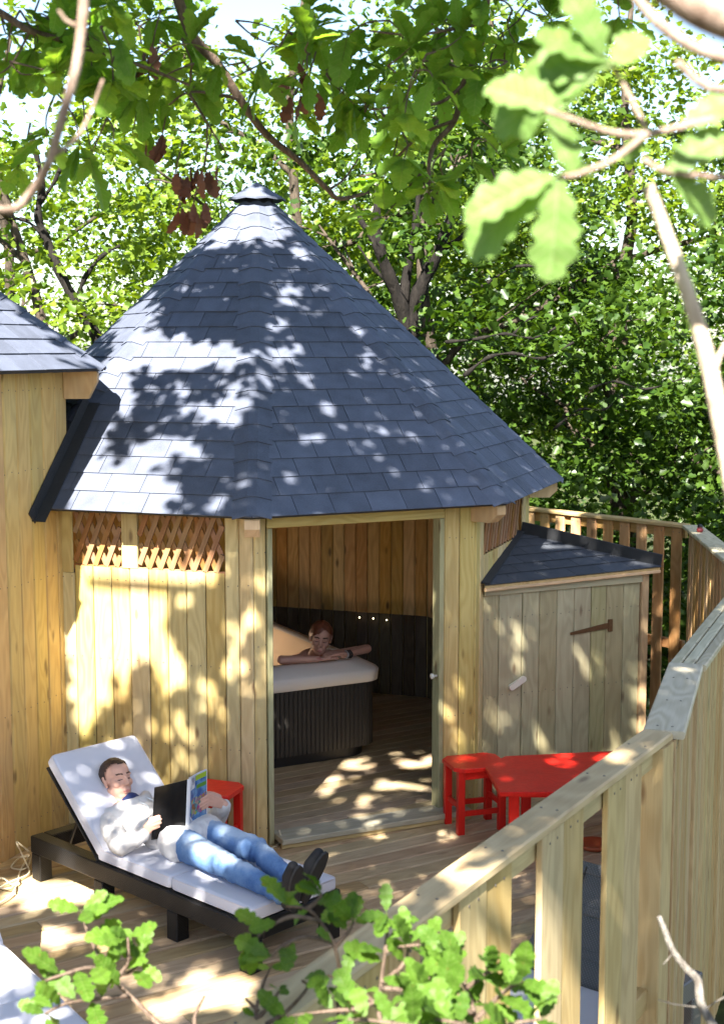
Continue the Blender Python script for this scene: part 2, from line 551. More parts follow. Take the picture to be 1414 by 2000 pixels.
# front-left facade (corner -1 to corner 0)
A, B = hw(-1), hw(0)
u, n_out, L = edge_frame(A, B)
wl = obj('wall', mesh('wall', [], []), hut)
wl['label'] = 'sunlit front wall with two lattice openings under the eave'
wall_boards(A, B, .02, .20, 0, 1.70, M_hut, wl, n_out)
wall_boards(A, B, .20, .878, 0, 1.752, M_hut, wl, n_out)
wall_boards(A, B, .878, 1.0, 0, 2.13, M_hut, wl, n_out, .1)
wall_boards(A, B, .02, .196, 1.703, 2.13, M_hut, wl, n_out, .14)
wall_core(A, B, .0, 1.0, 0, 1.74, .022, wl, n_out)
mp = A + (B - A) * .4585
board('mullion', (mp.x, mp.y, 1.755), (mp.x, mp.y, 2.13), .115, .03, M_hut, n_out, wl)
for ta, tb in ((.198, .423), (.494, .878)):
    mid = A + (B - A) * ((ta + tb) / 2)
    sill = board('lattice_sill', A + (B - A) * ta + Vector((0, 0, 1.745)) - n_out * .012, A + (B - A) * tb + Vector((0, 0, 1.745)) - n_out * .012, .03, .03, M_lat, n_out, wl)
    lat = obj('lattice', mesh('lattice', [], []), hut)
    for lay, sg in ((0.004, 1), (-.010, -1)):
        dz, z0, z1 = .36, 1.758, 2.125
        dx = .155
        x = ta * L - dx
        while x < tb * L + dx:
            xa, xb = (x, x + dx) if sg > 0 else (x + dx, x)
            # clip to panel
            lo, hi = 0.0, 1.0
            for bnd, s in ((ta * L + .012, 1), (tb * L - .012, -1)):
                fa, fb = (xa - bnd) * s, (xb - bnd) * s
                if fa < 0 and fb < 0: lo, hi = 1, 0
                elif fa < 0: lo = max(lo, fa / (fa - fb))
                elif fb < 0: hi = min(hi, fa / (fa - fb))
            if hi - lo > .08:
                P = [A + u * (xa + (xb - xa) * q) + n_out * lay + Vector((0, 0, z0 + (z1 - z0) * q)) for q in (lo, hi)]
                board('slat', P[0], P[1], .034, .011, M_lat, n_out, lat, .001)
            x += .0785
# front-right facade with the door (corner 0 to corner 1)
A, B = hw(0), hw(1)
u, n_out, L = edge_frame(A, B)
wr = obj('wall', mesh('wall', [], []), hut)
wr['label'] = 'shaded front wall with the open doorway'
T0, T1 = .075, .825
wall_boards(A, B, .0, T0 - .022, 0, 2.13, M_hut, wr, n_out, .09)
wall_boards(A, B, T1 + .024, 1.0, 0, 2.13, M_hut, wr, n_out, .115)
for t, nm in ((T0 - .009, 'door_jamb'), (T1 + .011, 'door_jamb')):
    p = A + (B - A) * t - n_out * .03
    board(nm, (p.x, p.y, 0.0), (p.x, p.y, 2.04), .034, .10, M_green, n_out, hut)
board('door_header', A + (B - A) * (T0 - .02) + Vector((0, 0, 2.088)), A + (B - A) * (T1 + .022) + Vector((0, 0, 2.088)), .09, .03, M_hut, n_out, hut)
for t, s in ((.0, -1), (1.0, -1)): pass
wall_core(A, B, 0, T0 - .02, 0, 2.1, .06, wr, n_out)
wall_core(A, B, T1 + .02, 1, 0, 2.1, .06, wr, n_out)
sa, sb = A + (B - A) * (T0 + .004) + n_out * .05, A + (B - A) * (T1 + .12) + n_out * .05
board('doorstep', sa + Vector((0, 0, .052)), sb + Vector((0, 0, .052)), .20, .036, M_sill, (0, 0, 1), hut)
board('step_riser', sa + n_out * .075 + Vector((0, 0, .018)), sb + n_out * .075 + Vector((0, 0, .018)), .032, .02, M_hut, n_out, hut)
kp = A + (B - A) * (T1 - .012) - n_out * .0 + Vector((0, 0, .98))
kg = Geo(); kg.tube([kp + u * .012, kp - u * .012, kp - u * .016, kp - u * .03, kp - u * .036], [.008, .008, .018, .02, .009], 10)
kg.build('door_knob', M_handle, hut)
# right facade (corner 1 to 2) with a strip of lattice over the store
A, B = hw(1), hw(2)
u, n_out, L = edge_frame(A, B)
wd = obj('wall', mesh('wall', [], []), hut)
wd['label'] = 'side wall with lattice above the small store'
wall_boards(A, B, 0, .13, 0, 2.13, M_hut, wd, n_out, .11)
wall_boards(A, B, .13, .87, 0, 1.75, M_hut, wd, n_out)
wall_boards(A, B, .87, 1, 0, 2.13, M_hut, wd, n_out)
wall_core(A, B, .0, 1, 0, 1.74, .022, wd, n_out)
lat = obj('lattice', mesh('lattice', [], []), hut)
for lay, sg in ((0.004, 1), (-.010, -1)):
    x = .13 * L - .155
    while x < .87 * L:
        xa, xb = (x, x + .155) if sg > 0 else (x + .155, x)
        if min(xa, xb) > .13 * L and max(xa, xb) < .87 * L:
            board('slat', A + u * xa + n_out * lay + Vector((0, 0, 1.758)), A + u * xb + n_out * lay + Vector((0, 0, 2.125)), .034, .011, M_lat, n_out, lat, .001)
        x += .0785
# the other five sides, boarded inside where the doorway shows them
for k in (2, 3, 4, 5, 6):
    A, B = hw(k), hw(k + 1)
    u, n_out, L = edge_frame(A, B)
    w_ = obj('wall', mesh('wall', [], []), hut)
    wall_core(A, B, 0, 1, 0, 2.13, 0, w_, n_out, M_hut)
    if k < 6:
        Ai, Bi = A - n_out * .03, B - n_out * .03
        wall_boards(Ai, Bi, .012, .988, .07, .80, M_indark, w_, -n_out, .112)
        wall_boards(Ai, Bi, .012, .988, .803, 2.14, M_in, w_, -n_out, .112)
for k in (0, 1, 2, 3):
    for kk in (k,):
        A, B = hw(kk), hw(kk + 1)
A, B = hw(1), hw(2); u, n_out, L = edge_frame(A, B)
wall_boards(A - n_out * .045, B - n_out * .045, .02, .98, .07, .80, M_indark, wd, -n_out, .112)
wall_boards(A - n_out * .045, B - n_out * .045, .02, .98, .803, 1.75, M_in, wd, -n_out, .112)
# inner floor
fl = obj('floor', mesh('floor', [], []), hut)
inner = [tuple(oct_c(HC, k, WR - .03, 0))[:2] for k in range(8)]
for i in range(30, 110):
    c = i * .12
    h = clip_line(inner, c, du, dn)
    if h and h[1] - h[0] > .1:
        board('board', du * h[0] + dn * c + Vector((0, 0, .055)), du * h[1] + dn * c + Vector((0, 0, .055)), .118, .024, M_floor, (0, 0, 1), fl, .003)


# roof
def clip_poly(poly, nx_, ny_, c):
    out = []
    for i in range(len(poly)):
        p, q = poly[i], poly[(i + 1) % len(poly)]
        a, b = p[0] * nx_ + p[1] * ny_ - c, q[0] * nx_ + q[1] * ny_ - c
        if a <= 0: out.append(p)
        if a * b < 0:
            t = a / (a - b); out.append((p[0] + (q[0] - p[0]) * t, p[1] + (q[1] - p[1]) * t))
    return out


def facet(A, B, P, parent, single, row=.1466, wsh=.25, m=M_sh, lift=.010):
    """shingle courses on the triangle A, B (eave) and P (peak)"""
    mid = (A + B) / 2
    u = (B - A).normalized(); v = (P - mid); Lv = v.length; v.normalize()
    nrm = u.cross(v).normalized()
    hwid = (B - A).length / 2
    base = mid
    # deck under the shingles
    th = nrm * .025
    tri = [A - u * 0, B, P]
    mobj('roof_board', [p - nrm * .002 for p in tri] + [p - th for p in tri], [(0, 1, 2), (5, 4, 3), (0, 3, 4, 1), (1, 4, 5, 2), (2, 5, 3, 0)], M_blk, parent)
    G = Geo()
    rows = int(Lv / row) + 1
    sx, sy = Lv, hwid
    for r in range(rows):
        v0, v1 = r * row - (.012 if r == 0 else 0), min((r + 1) * row + .03, Lv)
        half = hwid * (1 - max(v0, 0) / Lv)
        offs = (r % 2) * wsh * .5 + wsh * .23 + random.uniform(-.01, .01)
        x = -half - wsh + (offs % wsh)
        while x < half:
            rect = [(x + .002, v0), (x + wsh - .002, v0), (x + wsh - .002, v1), (x + .002, v1)]
            x += wsh
            # right edge: X/hwid + V/Lv <= 1
            poly = clip_poly(rect, 1 / hwid, 1 / Lv, 1.0)
            if len(poly) > 2: poly = clip_poly(poly, -1 / hwid, 1 / Lv, 1.0)
            if len(poly) < 3: continue
            ar = abs(sum(poly[i][0] * poly[(i + 1) % len(poly)][1] - poly[(i + 1) % len(poly)][0] * poly[i][1] for i in range(len(poly)))) / 2
            if ar < 2e-4: continue
            jit = random.uniform(-.001, .0015)
            top, bot = [], []
            for q in poly:
                hgt = lift * (1 - (q[1] - v0) / (v1 - v0 + 1e-6)) + .002 + jit
                p3 = base + u * q[0] + v * q[1] + nrm * hgt
                top.append(p3); bot.append(p3 - nrm * .0045)
            k = len(poly)
            V = top + bot
            Fc = [tuple(range(k)), tuple(range(2 * k - 1, k - 1, -1))] + [(i, k + i, k + (i + 1) % k, (i + 1) % k) for i in range(k)]
            if single: mobj('shingle', V, Fc, m, parent)
            else: G.add(V, Fc)
    if not single:
        o = G.build('shingle_courses', m, parent, False); o['kind'] = 'stuff'


def ridge(C0, P, Lc, Rc, parent, wid=.125, row=.1466, name='ridge_tile', m=M_sh, start=0.0, stop=.965):
    """bent ridge pieces running up the hip from eave corner C0 to peak P; Lc, Rc are the neighbouring eave corners"""
    d = (P - C0); Ln = d.length; d.normalize()

    def side(Q):
        e = (Q - C0).normalized()
        w = (e - d * e.dot(d)).normalized()
        return w
    wl_, wr_ = side(Lc), side(Rc)
    nn = -(wl_ + wr_).normalized()
    nn = nn if nn.z > 0 else -nn
    rw = row * Ln / ((C0 + (Lc - C0) / 2 - P).length)
    s = start
    lim = (Lc - C0).length / 2
    while s < Ln * stop:
        e = min(s + rw + .03, Ln)
        V = []
        for q, hh in ((s, .021), (e, .012)):
            w = min(wid, lim * (1 - q / Ln) * .96 + .012)
            c = C0 + d * q + nn * hh
            l = C0 + d * q + wl_ * w + nn * (hh - .008)
            r = C0 + d * q + wr_ * w + nn * (hh - .008)
            for p in (l, C0 + d * q + wl_ * (w * .25) + nn * hh, C0 + d * q + wr_ * (w * .25) + nn * hh, r): V.append(p)
        V += [p - nn * .006 for p in V]
        Fc = []
        for i in range(3): Fc += [(i, i + 1, 5 + i, 4 + i), (8 + i + 1, 8 + i, 12 + i, 13 + i), (i + 1, i, 8 + i, 9 + i), (4 + i, 5 + i, 13 + i, 12 + i)]
        Fc += [(0, 4, 12, 8), (7, 3, 11, 15)]
        mobj(name, V, Fc, m, parent)
        s += rw


roof = obj('roof', mesh('roof', [], []), hut)
peak = Vector((HC.x, HC.y, AZ))
for k in range(8):
    facet(oct_c(HC, k, ER, EZ), oct_c(HC, k + 1, ER, EZ), peak, roof, k in (7, 0, 1))
for k in range(-1, 3):
    ridge(oct_c(HC, k, ER, EZ), peak, oct_c(HC, k - 1, ER, EZ), oct_c(HC, k + 1, ER, EZ), roof)
# little vented cap on the peak: eight bent plates over a dark throat
for k in range(8):
    a, b = oct_c(HC, k - .5, .205, AZ - .075), oct_c(HC, k + .5, .205, AZ - .075)
    c = oct_c(HC, k, .215, AZ - .085)
    pk = Vector((HC.x, HC.y, AZ + .045))
    V = [a, c, b, pk]; V += [p - Vector((0, 0, .014)) for p in V]
    mobj('cap_plate', V, [(0, 1, 3), (1, 2, 3), (5, 4, 7), (6, 5, 7), (0, 4, 5, 1), (1, 5, 6, 2)], M_sh, roof)
g = Geo(); g.tube([(HC.x, HC.y, AZ - .3), (HC.x, HC.y, AZ - .03)], [.16, .12], 10); g.build('cap_throat', M_black, roof)


def rafter_tail(c, k, wr, er, ez, slope, parent, hh=.11):
    a, b = oct_c(c, k, wr + .0, 0), oct_c(c, k, er - .045, 0)
    d = (b - a).normalized(); s = Vector((-d.y, d.x, 0)) * .047
    za = ez - .035 + slope * (er - wr); zb = ez - .028
    V = []
    for o in (-s, s):
        V += [a + o + Vector((0, 0, za)), b + o + Vector((0, 0, zb)), b + o + Vector((0, 0, zb - .055)), b - d * .06 + o + Vector((0, 0, zb - hh)), a + o + Vector((0, 0, zb - hh))]
    Fc = [(0, 1, 2, 3, 4), (9, 8, 7, 6, 5)] + [(i, 5 + i, 5 + (i + 1) % 5, (i + 1) % 5) for i in range(5)]
    mobj('rafter_tail', V, Fc, M_trim, parent)


for k in (-1, 0, 1, 2): rafter_tail(HC, k, WR, ER, EZ, 2.2 / ER, hut)
for k in range(8):      # eave battens, closing the gap between wall plate and roof
    a, b = oct_c(HC, k, WR + .03, 2.14), oct_c(HC, k + 1, WR + .03, 2.14)
    u, n_o, L = edge_frame(a, b)
    board('wall_plate', a - n_o * .05 + Vector((0, 0, .06)), b - n_o * .05 + Vector((0, 0, .06)), .12, .04, M_hut, n_o, hut)

# ------------------------------------------------------------------ the taller neighbouring hut
tower = thing('neighbour_hut', 'taller pine clad hut with pale lit shingle roof at the left edge of the photo', 'hut', TC)
A, B = tw(1), tw(2)
u, n_out, L = edge_frame(A, B)
w_ = obj('wall', mesh('wall', [], []), tower)
wall_boards(A, B, 0, 1, 0, 3.06, M_gold, w_, n_out, .148)
for k in range(8):
    A2, B2 = tw(k), tw(k + 1)
    u2, n2, L2 = edge_frame(A2, B2)
    w2 = obj('wall_panel', mesh('wall_panel', [], []), tower)
    wall_core(A2, B2, 0, 1, 0, 3.02, .022, w2, n2)
troof = obj('roof', mesh('roof', [], []), tower)
tpk = Vector((TC.x, TC.y, TAZ))
for k in range(8): facet(oct_c(TC, k, ER, TEZ), oct_c(TC, k + 1, ER, TEZ), tpk, troof, k == 1)
for k in (1, 2): ridge(oct_c(TC, k, ER, TEZ), tpk, oct_c(TC, k - 1, ER, TEZ), oct_c(TC, k + 1, ER, TEZ), troof)
rafter_tail(TC, 2, WR, ER, TEZ, .7, tower, .17)
# black flashing where the lower roof runs into this wall
e0, e1 = oct_c(HC, -1, ER, EZ), oct_c(HC, 0, ER, EZ)
nr = (e1 - e0).cross(peak - e0).normalized()
ld = nr.cross(n_out).normalized(); ld = ld if ld.z > 0 else -ld
# a point on both planes
Mx = Matrix((nr, n_out, ld)); p_l = Mx.inverted() @ Vector((nr.dot(e0), n_out.dot(tw(2)), ld.dot(e0)))
s0 = (EZ - .09 - p_l.z) / ld.z
s1 = (2.78 - p_l.z) / ld.z
for off, fr, ww, sh in ((n_out * .016, n_out, .10, nr), (nr * .022, nr, .10, n_out)):
    sd = (sh - fr * sh.dot(fr)); sd = (sd - ld * sd.dot(ld)).normalized()
    board('flashing', p_l + ld * s0 + off + sd * .05, p_l + ld * s1 + off + sd * .05, ww, .006, M_blk, fr, hut, .001)

# ------------------------------------------------------------------ store cupboard against the hut
P0, P1, P2 = Vector((.83, 9.575, 0)), Vector((2.02, 10.15, 0)), hw(2) + Vector((.03, -.02, 0))
store = thing('store_cupboard', 'low pine storage cupboard with a sloping black shingle roof beside the hut', 'storage shed', P0)
u, n_out, L = edge_frame(P0, P1)
ZT = 1.52
edges = [0, .095, .24, .345, .455, .565, .675, .775, .89, 1.0]
dr = obj('door', mesh('door', [], []), store)
for i in range(9):
    a, b = P0 + u * (L * edges[i]), P0 + u * (L * edges[i + 1])
    m_ = (a + b) / 2
    par = dr if 2 <= i < 7 else store
    pr_ = .004 if par is dr else 0
    board('board', m_ + n_out * pr_ + Vector((0, 0, .03)), m_ + n_out * pr_ + Vector((0, 0, ZT - .05)), (b - a).length - (.006 if i in (1, 6) else .003), .02, M_green, n_out, par, .005)
hz = 1.16
h0, h1 = P0 + u * (L * .515), P0 + u * (L * .80)
hv = []
hg = Geo()
for (xa, xb, za, zb) in ((.0, .30, .012, .026),):
    pass
q0, q1 = P0 + u * (L * .54) + n_out * .018 + Vector((0, 0, hz - .02)), P0 + u * (L * .785) + n_out * .018 + Vector((0, 0, hz + .012))
V = [q0 + Vector((0, 0, -.010)), q1 + Vector((0, 0, -.021)), q1 + Vector((0, 0, .021)), q0 + Vector((0, 0, .010))]
V += [p + n_out * .006 for p in V]
hin = mobj('hinge', V, [(3, 2, 1, 0), (4, 5, 6, 7), (0, 1, 5, 4), (1, 2, 6, 5), (2, 3, 7, 6), (3, 0, 4, 7)], M_metal, dr)
box_m = frame(u, -n_out, Vector((0, 0, 1)), P0 + u * (L * .80) + n_out * .018 + Vector((0, 0, hz + .012)))
box('hinge_plate', (-.018, -.008, -.045), (.018, .004, .045), M_metal, dr, box_m, .002)
tm = frame(u, -n_out, Vector((0, 0, 1)), P0 + u * (L * .205) + n_out * .018 + Vector((0, 0, .83)))
kg = Geo()
KV, KF = [], []
for y in (-.022, 0):
    for i in range(20):
        t = 2 * PI * i / 20
        x, z = .052 * (1 if math.cos(t) > 0 else -1) + .022 * math.cos(t), .022 * math.sin(t)
        a = R(27)
        KV.append((x * math.cos(a) - z * math.sin(a), y, x * math.sin(a) + z * math.cos(a)))
KF = [tuple(range(20)), tuple(range(39, 19, -1))] + [(i, 20 + i, 20 + (i + 1) % 20, (i + 1) % 20) for i in range(20)]
mobj('turn_button', KV, KF, M_handle, store, False, tm)
board('top_rail', P0 + n_out * .022 + Vector((0, 0, ZT - .015)), P1 + n_out * .022 + Vector((0, 0, ZT - .015)), .075, .026, M_green, n_out, store)
u2, n2, L2 = edge_frame(P1, P2)
wall_boards(P1, P2, .0, 1, .0, ZT, M_green, store, n2, .11)
board('corner_post', P1 + u * .035 - n_out * .0 + Vector((0, 0, -.1)), P1 + u * .035 + Vector((0, 0, ZT + .02)), .06, .06, M_red_b, n_out, store)
# roof: a single sloping triangle of shingles with an upstand on the far side
E0, E1 = P0 - u * .035 + n_out * .09 + Vector((0, 0, ZT + .03)), P1 + u * .13 + n_out * .07 + Vector((0, 0, ZT + .055))
E2 = hw(1) + (hw(2) - hw(1)) * .80 + Vector((.015, -.005, 1.765))
sr = obj('roof', mesh('roof', [], []), store)
nrm = (E1 - E0).cross(E2 - E0).normalized()
facet_mid = None


def slope_tri(A, B, P, parent, row=.145, wsh=.25):
    u = (B - A).normalized(); v = P - A; v = v - u * v.dot(u); Lv = v.length; v.normalize()
    nr_ = u.cross(v).normalized(); px_ = (P - A).dot(u); Lb = (B - A).length
    V = [A - nr_ * .002, B - nr_ * .002, P - nr_ * .002, A - nr_ * .025, B - nr_ * .025, P - nr_ * .025]
    mobj('roof_board', V, [(0, 1, 2), (5, 4, 3), (0, 3, 4, 1), (1, 4, 5, 2), (2, 5, 3, 0)], M_trim, parent)
    r = 0
    while r * row < Lv:
        v0, v1 = r * row - (.01 if r == 0 else 0), min((r + 1) * row + .03, Lv)
        x = -wsh + (r % 2) * wsh / 2 - .5
        while x < Lb + .3:
            rect = [(x + .002, v0), (x + wsh - .002, v0), (x + wsh - .002, v1), (x + .002, v1)]; x += wsh
            # left edge line A->P, right edge B->P
            poly = clip_poly(rect, -Lv, px_, 0.0)
            if len(poly) > 2: poly = clip_poly(poly, Lv, Lb - px_, Lv * Lb)
            if len(poly) < 3: continue
            top = [A + u * q[0] + v * q[1] + nr_ * (.003 + .011 * (1 - (q[1] - v0) / (v1 - v0))) for q in poly]
            if len(top) < 3: continue
            k = len(top); VV = top + [p - nr_ * .0045 for p in top]
            mobj('shingle', VV, [tuple(range(k)), tuple(range(2 * k - 1, k - 1, -1))] + [(i, k + i, k + (i + 1) % k, (i + 1) % k) for i in range(k)], M_sh2, parent)
        r += 1
    return nr_


nr2 = slope_tri(E0, E1, E2, sr)
board('roof_edge', E0 - Vector((0, 0, .03)) - n_out * .004, E1 - Vector((0, 0, .03)) - n_out * .004, .022, .02, M_trim, n_out, sr)
ed = (E2 - E1).normalized(); eo = ed.cross(nr2).normalized()
eo = eo if eo.x > 0 else -eo
board('roof_upstand', E1 + nr2 * .04 + eo * .01, E2 + nr2 * .04 + eo * .01, .11, .012, M_blk, -eo, sr, .002)
ed = (E2 - E0).normalized()
board('roof_upstand', E0 + nr2 * .02, E2 + nr2 * .02, .06, .012, M_blk, nr2, sr, .002)


# ------------------------------------------------------------------ railings
def railing(label, pi, qi, width, m_cap, m_bal, caps=1, pitch=.215, bw=.122, z_lo=-.5, inner=True, post=True, near=False, side=1, low=.06):
    """pi, qi: inner top edge of the handrail; outside lies to the right of pi->qi"""
    p, q = Vector((*pi, 0)), Vector((*qi, 0))
    u = (q - p); L = u.length; u.normalize(); n = Vector((u.y, -u.x, 0))
    t = thing('deck_railing', label, 'railing', p, 'wooden railing sections round the deck')
    for c in range(caps):
        w = width / caps
        o = n * (w * (c + .5))
        board('handrail', p + o + Vector((0, 0, RAIL_Z - .016)), q + o + Vector((0, 0, RAIL_Z - .016)), w - (.006 if caps > 1 else 0), .032, m_cap, (0, 0, 1), t, .006)
    of = n * (width * .80)
    board('top_rail', p + n * (width * .52) + Vector((0, 0, RAIL_Z - .075)), q + n * (width * .52) + Vector((0, 0, RAIL_Z - .075)), .085, .04, m_bal, n, t)
    board('bottom_rail', p + n * (width * .52) + Vector((0, 0, low)), q + n * (width * .52) + Vector((0, 0, low)), .085, .04, m_bal, n, t)
    x = .3775 if near else pitch * .4
    while x < L - .02:
        c = p + u * x + n * (width * .52 + side * .033)
        cols = [(x, bw, 0.0)] if not near else [(x, bw, 0.0), (x - bw - .004, bw, .003), (x + bw / 2 + .058, .09, -.068)]
        for xx, ww, dn_ in cols:
            if xx < .02 or xx > L - .03: continue
            c = p + u * xx + n * (width * .52 + side * .033 + dn_)
            ww = min(ww, 2 * (L - xx) - .01)
            board('baluster', c + Vector((0, 0, z_lo)), c + Vector((0, 0, RAIL_Z - .036)), ww, .022, m_bal, n * side, t, .003)
        x += pitch
    if post:
        c = q + n * (width * .5) - u * .06
        board('corner_post', c + n * .02 + Vector((0, 0, -2.2)), c + n * .02 + Vector((0, 0, RAIL_Z - .034)), .12, .09, m_bal, n, t)
    return t


railing('sunlit handrail section rising from the bottom foreground to the bend by the red table', (-.75, 2.16), (1.085, 5.318), .118, M_rail, M_bal2, 1, .575, .175, near=True, z_lo=-.35, low=.67)
railing('short grey wide-plank railing section just past the first bend', (1.085, 5.318), (1.435, 6.48), .158, M_grey, M_bal, 1, .118, .098, inner=False, low=.67)
railing('railing section with a grooved grey top running off the right edge of the photo', (1.435, 6.48), (2.46, 9.05), .175, M_grey, M_bal, 3, .118, .098, inner=False, low=.67)
railing('far right railing section with closely set red-brown boards and a red toy on top', (2.46, 9.05), (2.66, 11.63), .16, M_grey, M_red_b, 1, .14, .105, inner=False, side=-1, low=.67)
railing('far railing section with gaps between boards behind the store cupboard', (2.66, 11.63), (.95, 13.5), .118, M_rail, M_red_b, 1, .179, .10, inner=False, side=-1, low=.67)

# small red ladybird-like toy on the far rail
tp = atz(1366, 1040, RAIL_Z)


def ellipsoid(c, r, nu=14, nv=9, rot=None):
    V, Fc = [], []
    for j in range(nv + 1):
        ph = PI * j / nv
        for i in range(nu):
            th = 2 * PI * i / nu
            q = Vector((r[0] * math.sin(ph) * math.cos(th), r[1] * math.sin(ph) * math.sin(th), r[2] * math.cos(ph)))
            if rot: q = rot @ q
            V.append(Vector(c) + q)
    for j in range(nv):
        for i in range(nu):
            Fc.append((j * nu + i, (j + 1) * nu + i, (j + 1) * nu + (i + 1) % nu, j * nu + (i + 1) % nu))
    return V, Fc


M_terra_d = mat_plain('dull_red_paint', (.22, .03, .03), .5)
toy = thing('rail_toy', 'tiny red and black beetle shaped toy resting on the far rail corner', 'toy', tp)
g = Geo(); g.add(*ellipsoid(tp + Vector((0, 0, .02)), (.028, .022, .022))); g.build('shell', M_terra_d, toy)
g = Geo(); g.add(*ellipsoid(tp + Vector((.005, .02, .045)), (.022, .022, .022))); g.build('head', M_black, toy)


# ------------------------------------------------------------------ red furniture
def chamfer_top(pts, z, th):
    V = [(x, y, z - th) for x, y in pts] + [(x, y, z - .004) for x, y in pts]
    cx = sum(p[0] for p in pts) / len(pts); cy = sum(p[1] for p in pts) / len(pts)
    V += [(x + (cx - x) * .012, y + (cy - y) * .012, z) for x, y in pts]
    k = len(pts)
    Fc = [tuple(range(k - 1, -1, -1)), tuple(range(2 * k, 3 * k))]
    for o in (0, k): Fc += [(o + i, o + (i + 1) % k, o + k + (i + 1) % k, o + k + i) for i in range(k)]
    return V, Fc


def stool(label, c, rz, group):
    t = thing('red_stool', label, 'stool', (c[0], c[1], 0), group, rz)
    Mw = WM[t]
    a, b, ch = .19, .16, .055
    pts = [(-a + ch, -b), (a - ch, -b), (a, -b + ch), (a, b - ch), (a - ch, b), (-a + ch, b), (-a, b - ch), (-a, -b + ch)]
    V, Fc = chamfer_top(pts, .45, .026)
    mobj('seat', V, Fc, M_redp, t, False, Mw)
    for x in (-.145, .145):
        for y in (-.115, .115): box('leg', (x - .024, y - .022, 0), (x + .024, y + .022, .424), M_redp, t, Mw, .003)
    for y in (-.115, .115):
        box('apron', (-.12, y - .009, .365), (.12, y + .009, .423), M_redp, t, Mw, .002)
        box('stretcher', (-.12, y - .010, .12), (.12, y + .010, .155), M_redp, t, Mw, .002)
    for x in (-.145, .145): box('stretcher', (x - .010, -.092, .165), (x + .010, .092, .20), M_redp, t, Mw, .002)
    return t


stool('red painted stool against the wall behind the reading man', (-.95, 8.50), R(-20), 'red stools')
stool('red painted stool by the door jamb at the left end of the red table', (.745, 9.07), R(18), 'red stools')
tb = thing('red_table', 'low red painted table with angled corners in front of the store cupboard', 'table', (1.3, 8.8, 0))
pts = [(.90, 8.37), (1.62, 8.42), (2.0, 8.65), (2.0, 9.05), (1.72, 9.31), (.945, 9.18), (.80, 8.95), (.80, 8.62)]
pts = [(.845, 8.40), (1.70, 8.42), (1.84, 8.62), (1.86, 9.1), (1.72, 9.30), (.95, 9.17), (.80, 8.93)]
V, Fc = chamfer_top(pts, .452, .028)
mobj('table_top', V, Fc, M_redp, tb)
for x, y in ((.95, 8.56), (1.08, 9.02), (1.62, 8.58), (1.66, 9.1)): box('leg', (x - .032, y - .028, 0), (x + .032, y + .028, .424), M_redp, tb, None, .003)
board('apron', (.99, 8.575, .392), (1.6, 8.59, .392), .06, .02, M_redp, (0, -1, 0), tb)
board('apron', (1.1, 9.02, .392), (1.64, 9.1, .392), .06, .02, M_redp, (0, -1, 0), tb)
dp = atz(1160, 1650, .02)
dish = thing('saucer', 'small orange-red dish on the deck glimpsed between the railing boards', 'dish', (dp.x, dp.y, 0))
prof = [(0, .012), (.07, .012), (.075, .004), (.06, 0.0), (0, 0)]
prof = [(.0, .014), (.08, .016), (.105, .035), (.112, .036), (.09, .004), (0, .002)]
V, Fc = [], []
for r, z in prof:
    for i in range(24): V.append((dp.x + r * math.cos(2 * PI * i / 24), dp.y + r * math.sin(2 * PI * i / 24), z))
for j in range(len(prof) - 1):
    for i in range(24): Fc.append((j * 24 + i, (j + 1) * 24 + i, (j + 1) * 24 + (i + 1) % 24, j * 24 + (i + 1) % 24))
M_terra = mat_plain('terracotta', (.42, .09, .03), .55, .4, 10, .2)
mobj('bowl', V, Fc, M_terra, dish, True)


# nail and screw heads
M_nail = mat_plain('nail_heads', (.10, .085, .07), .5, .5)


def heads(parent, pts, n_out, r=.0042):
    n_out = Vector(n_out).normalized(); up = Vector((0, 0, 1)) if abs(n_out.z) < .9 else Vector((1, 0, 0))
    a = n_out.cross(up).normalized(); b = a.cross(n_out)
    V, Fc = [], []
    for p in pts:
        k = len(V)
        for rr, h in ((r, 0), (r * .8, .0016)): V += [Vector(p) + (a * math.cos(t * PI / 3) + b * math.sin(t * PI / 3)) * rr + n_out * h for t in range(6)]
        Fc += [(k + i, k + (i + 1) % 6, k + 6 + (i + 1) % 6, k + 6 + i) for i in range(6)] + [tuple(k + 6 + i for i in range(6))]
    o = mobj('nail_heads', V, Fc, M_nail, parent); o['kind'] = 'stuff'


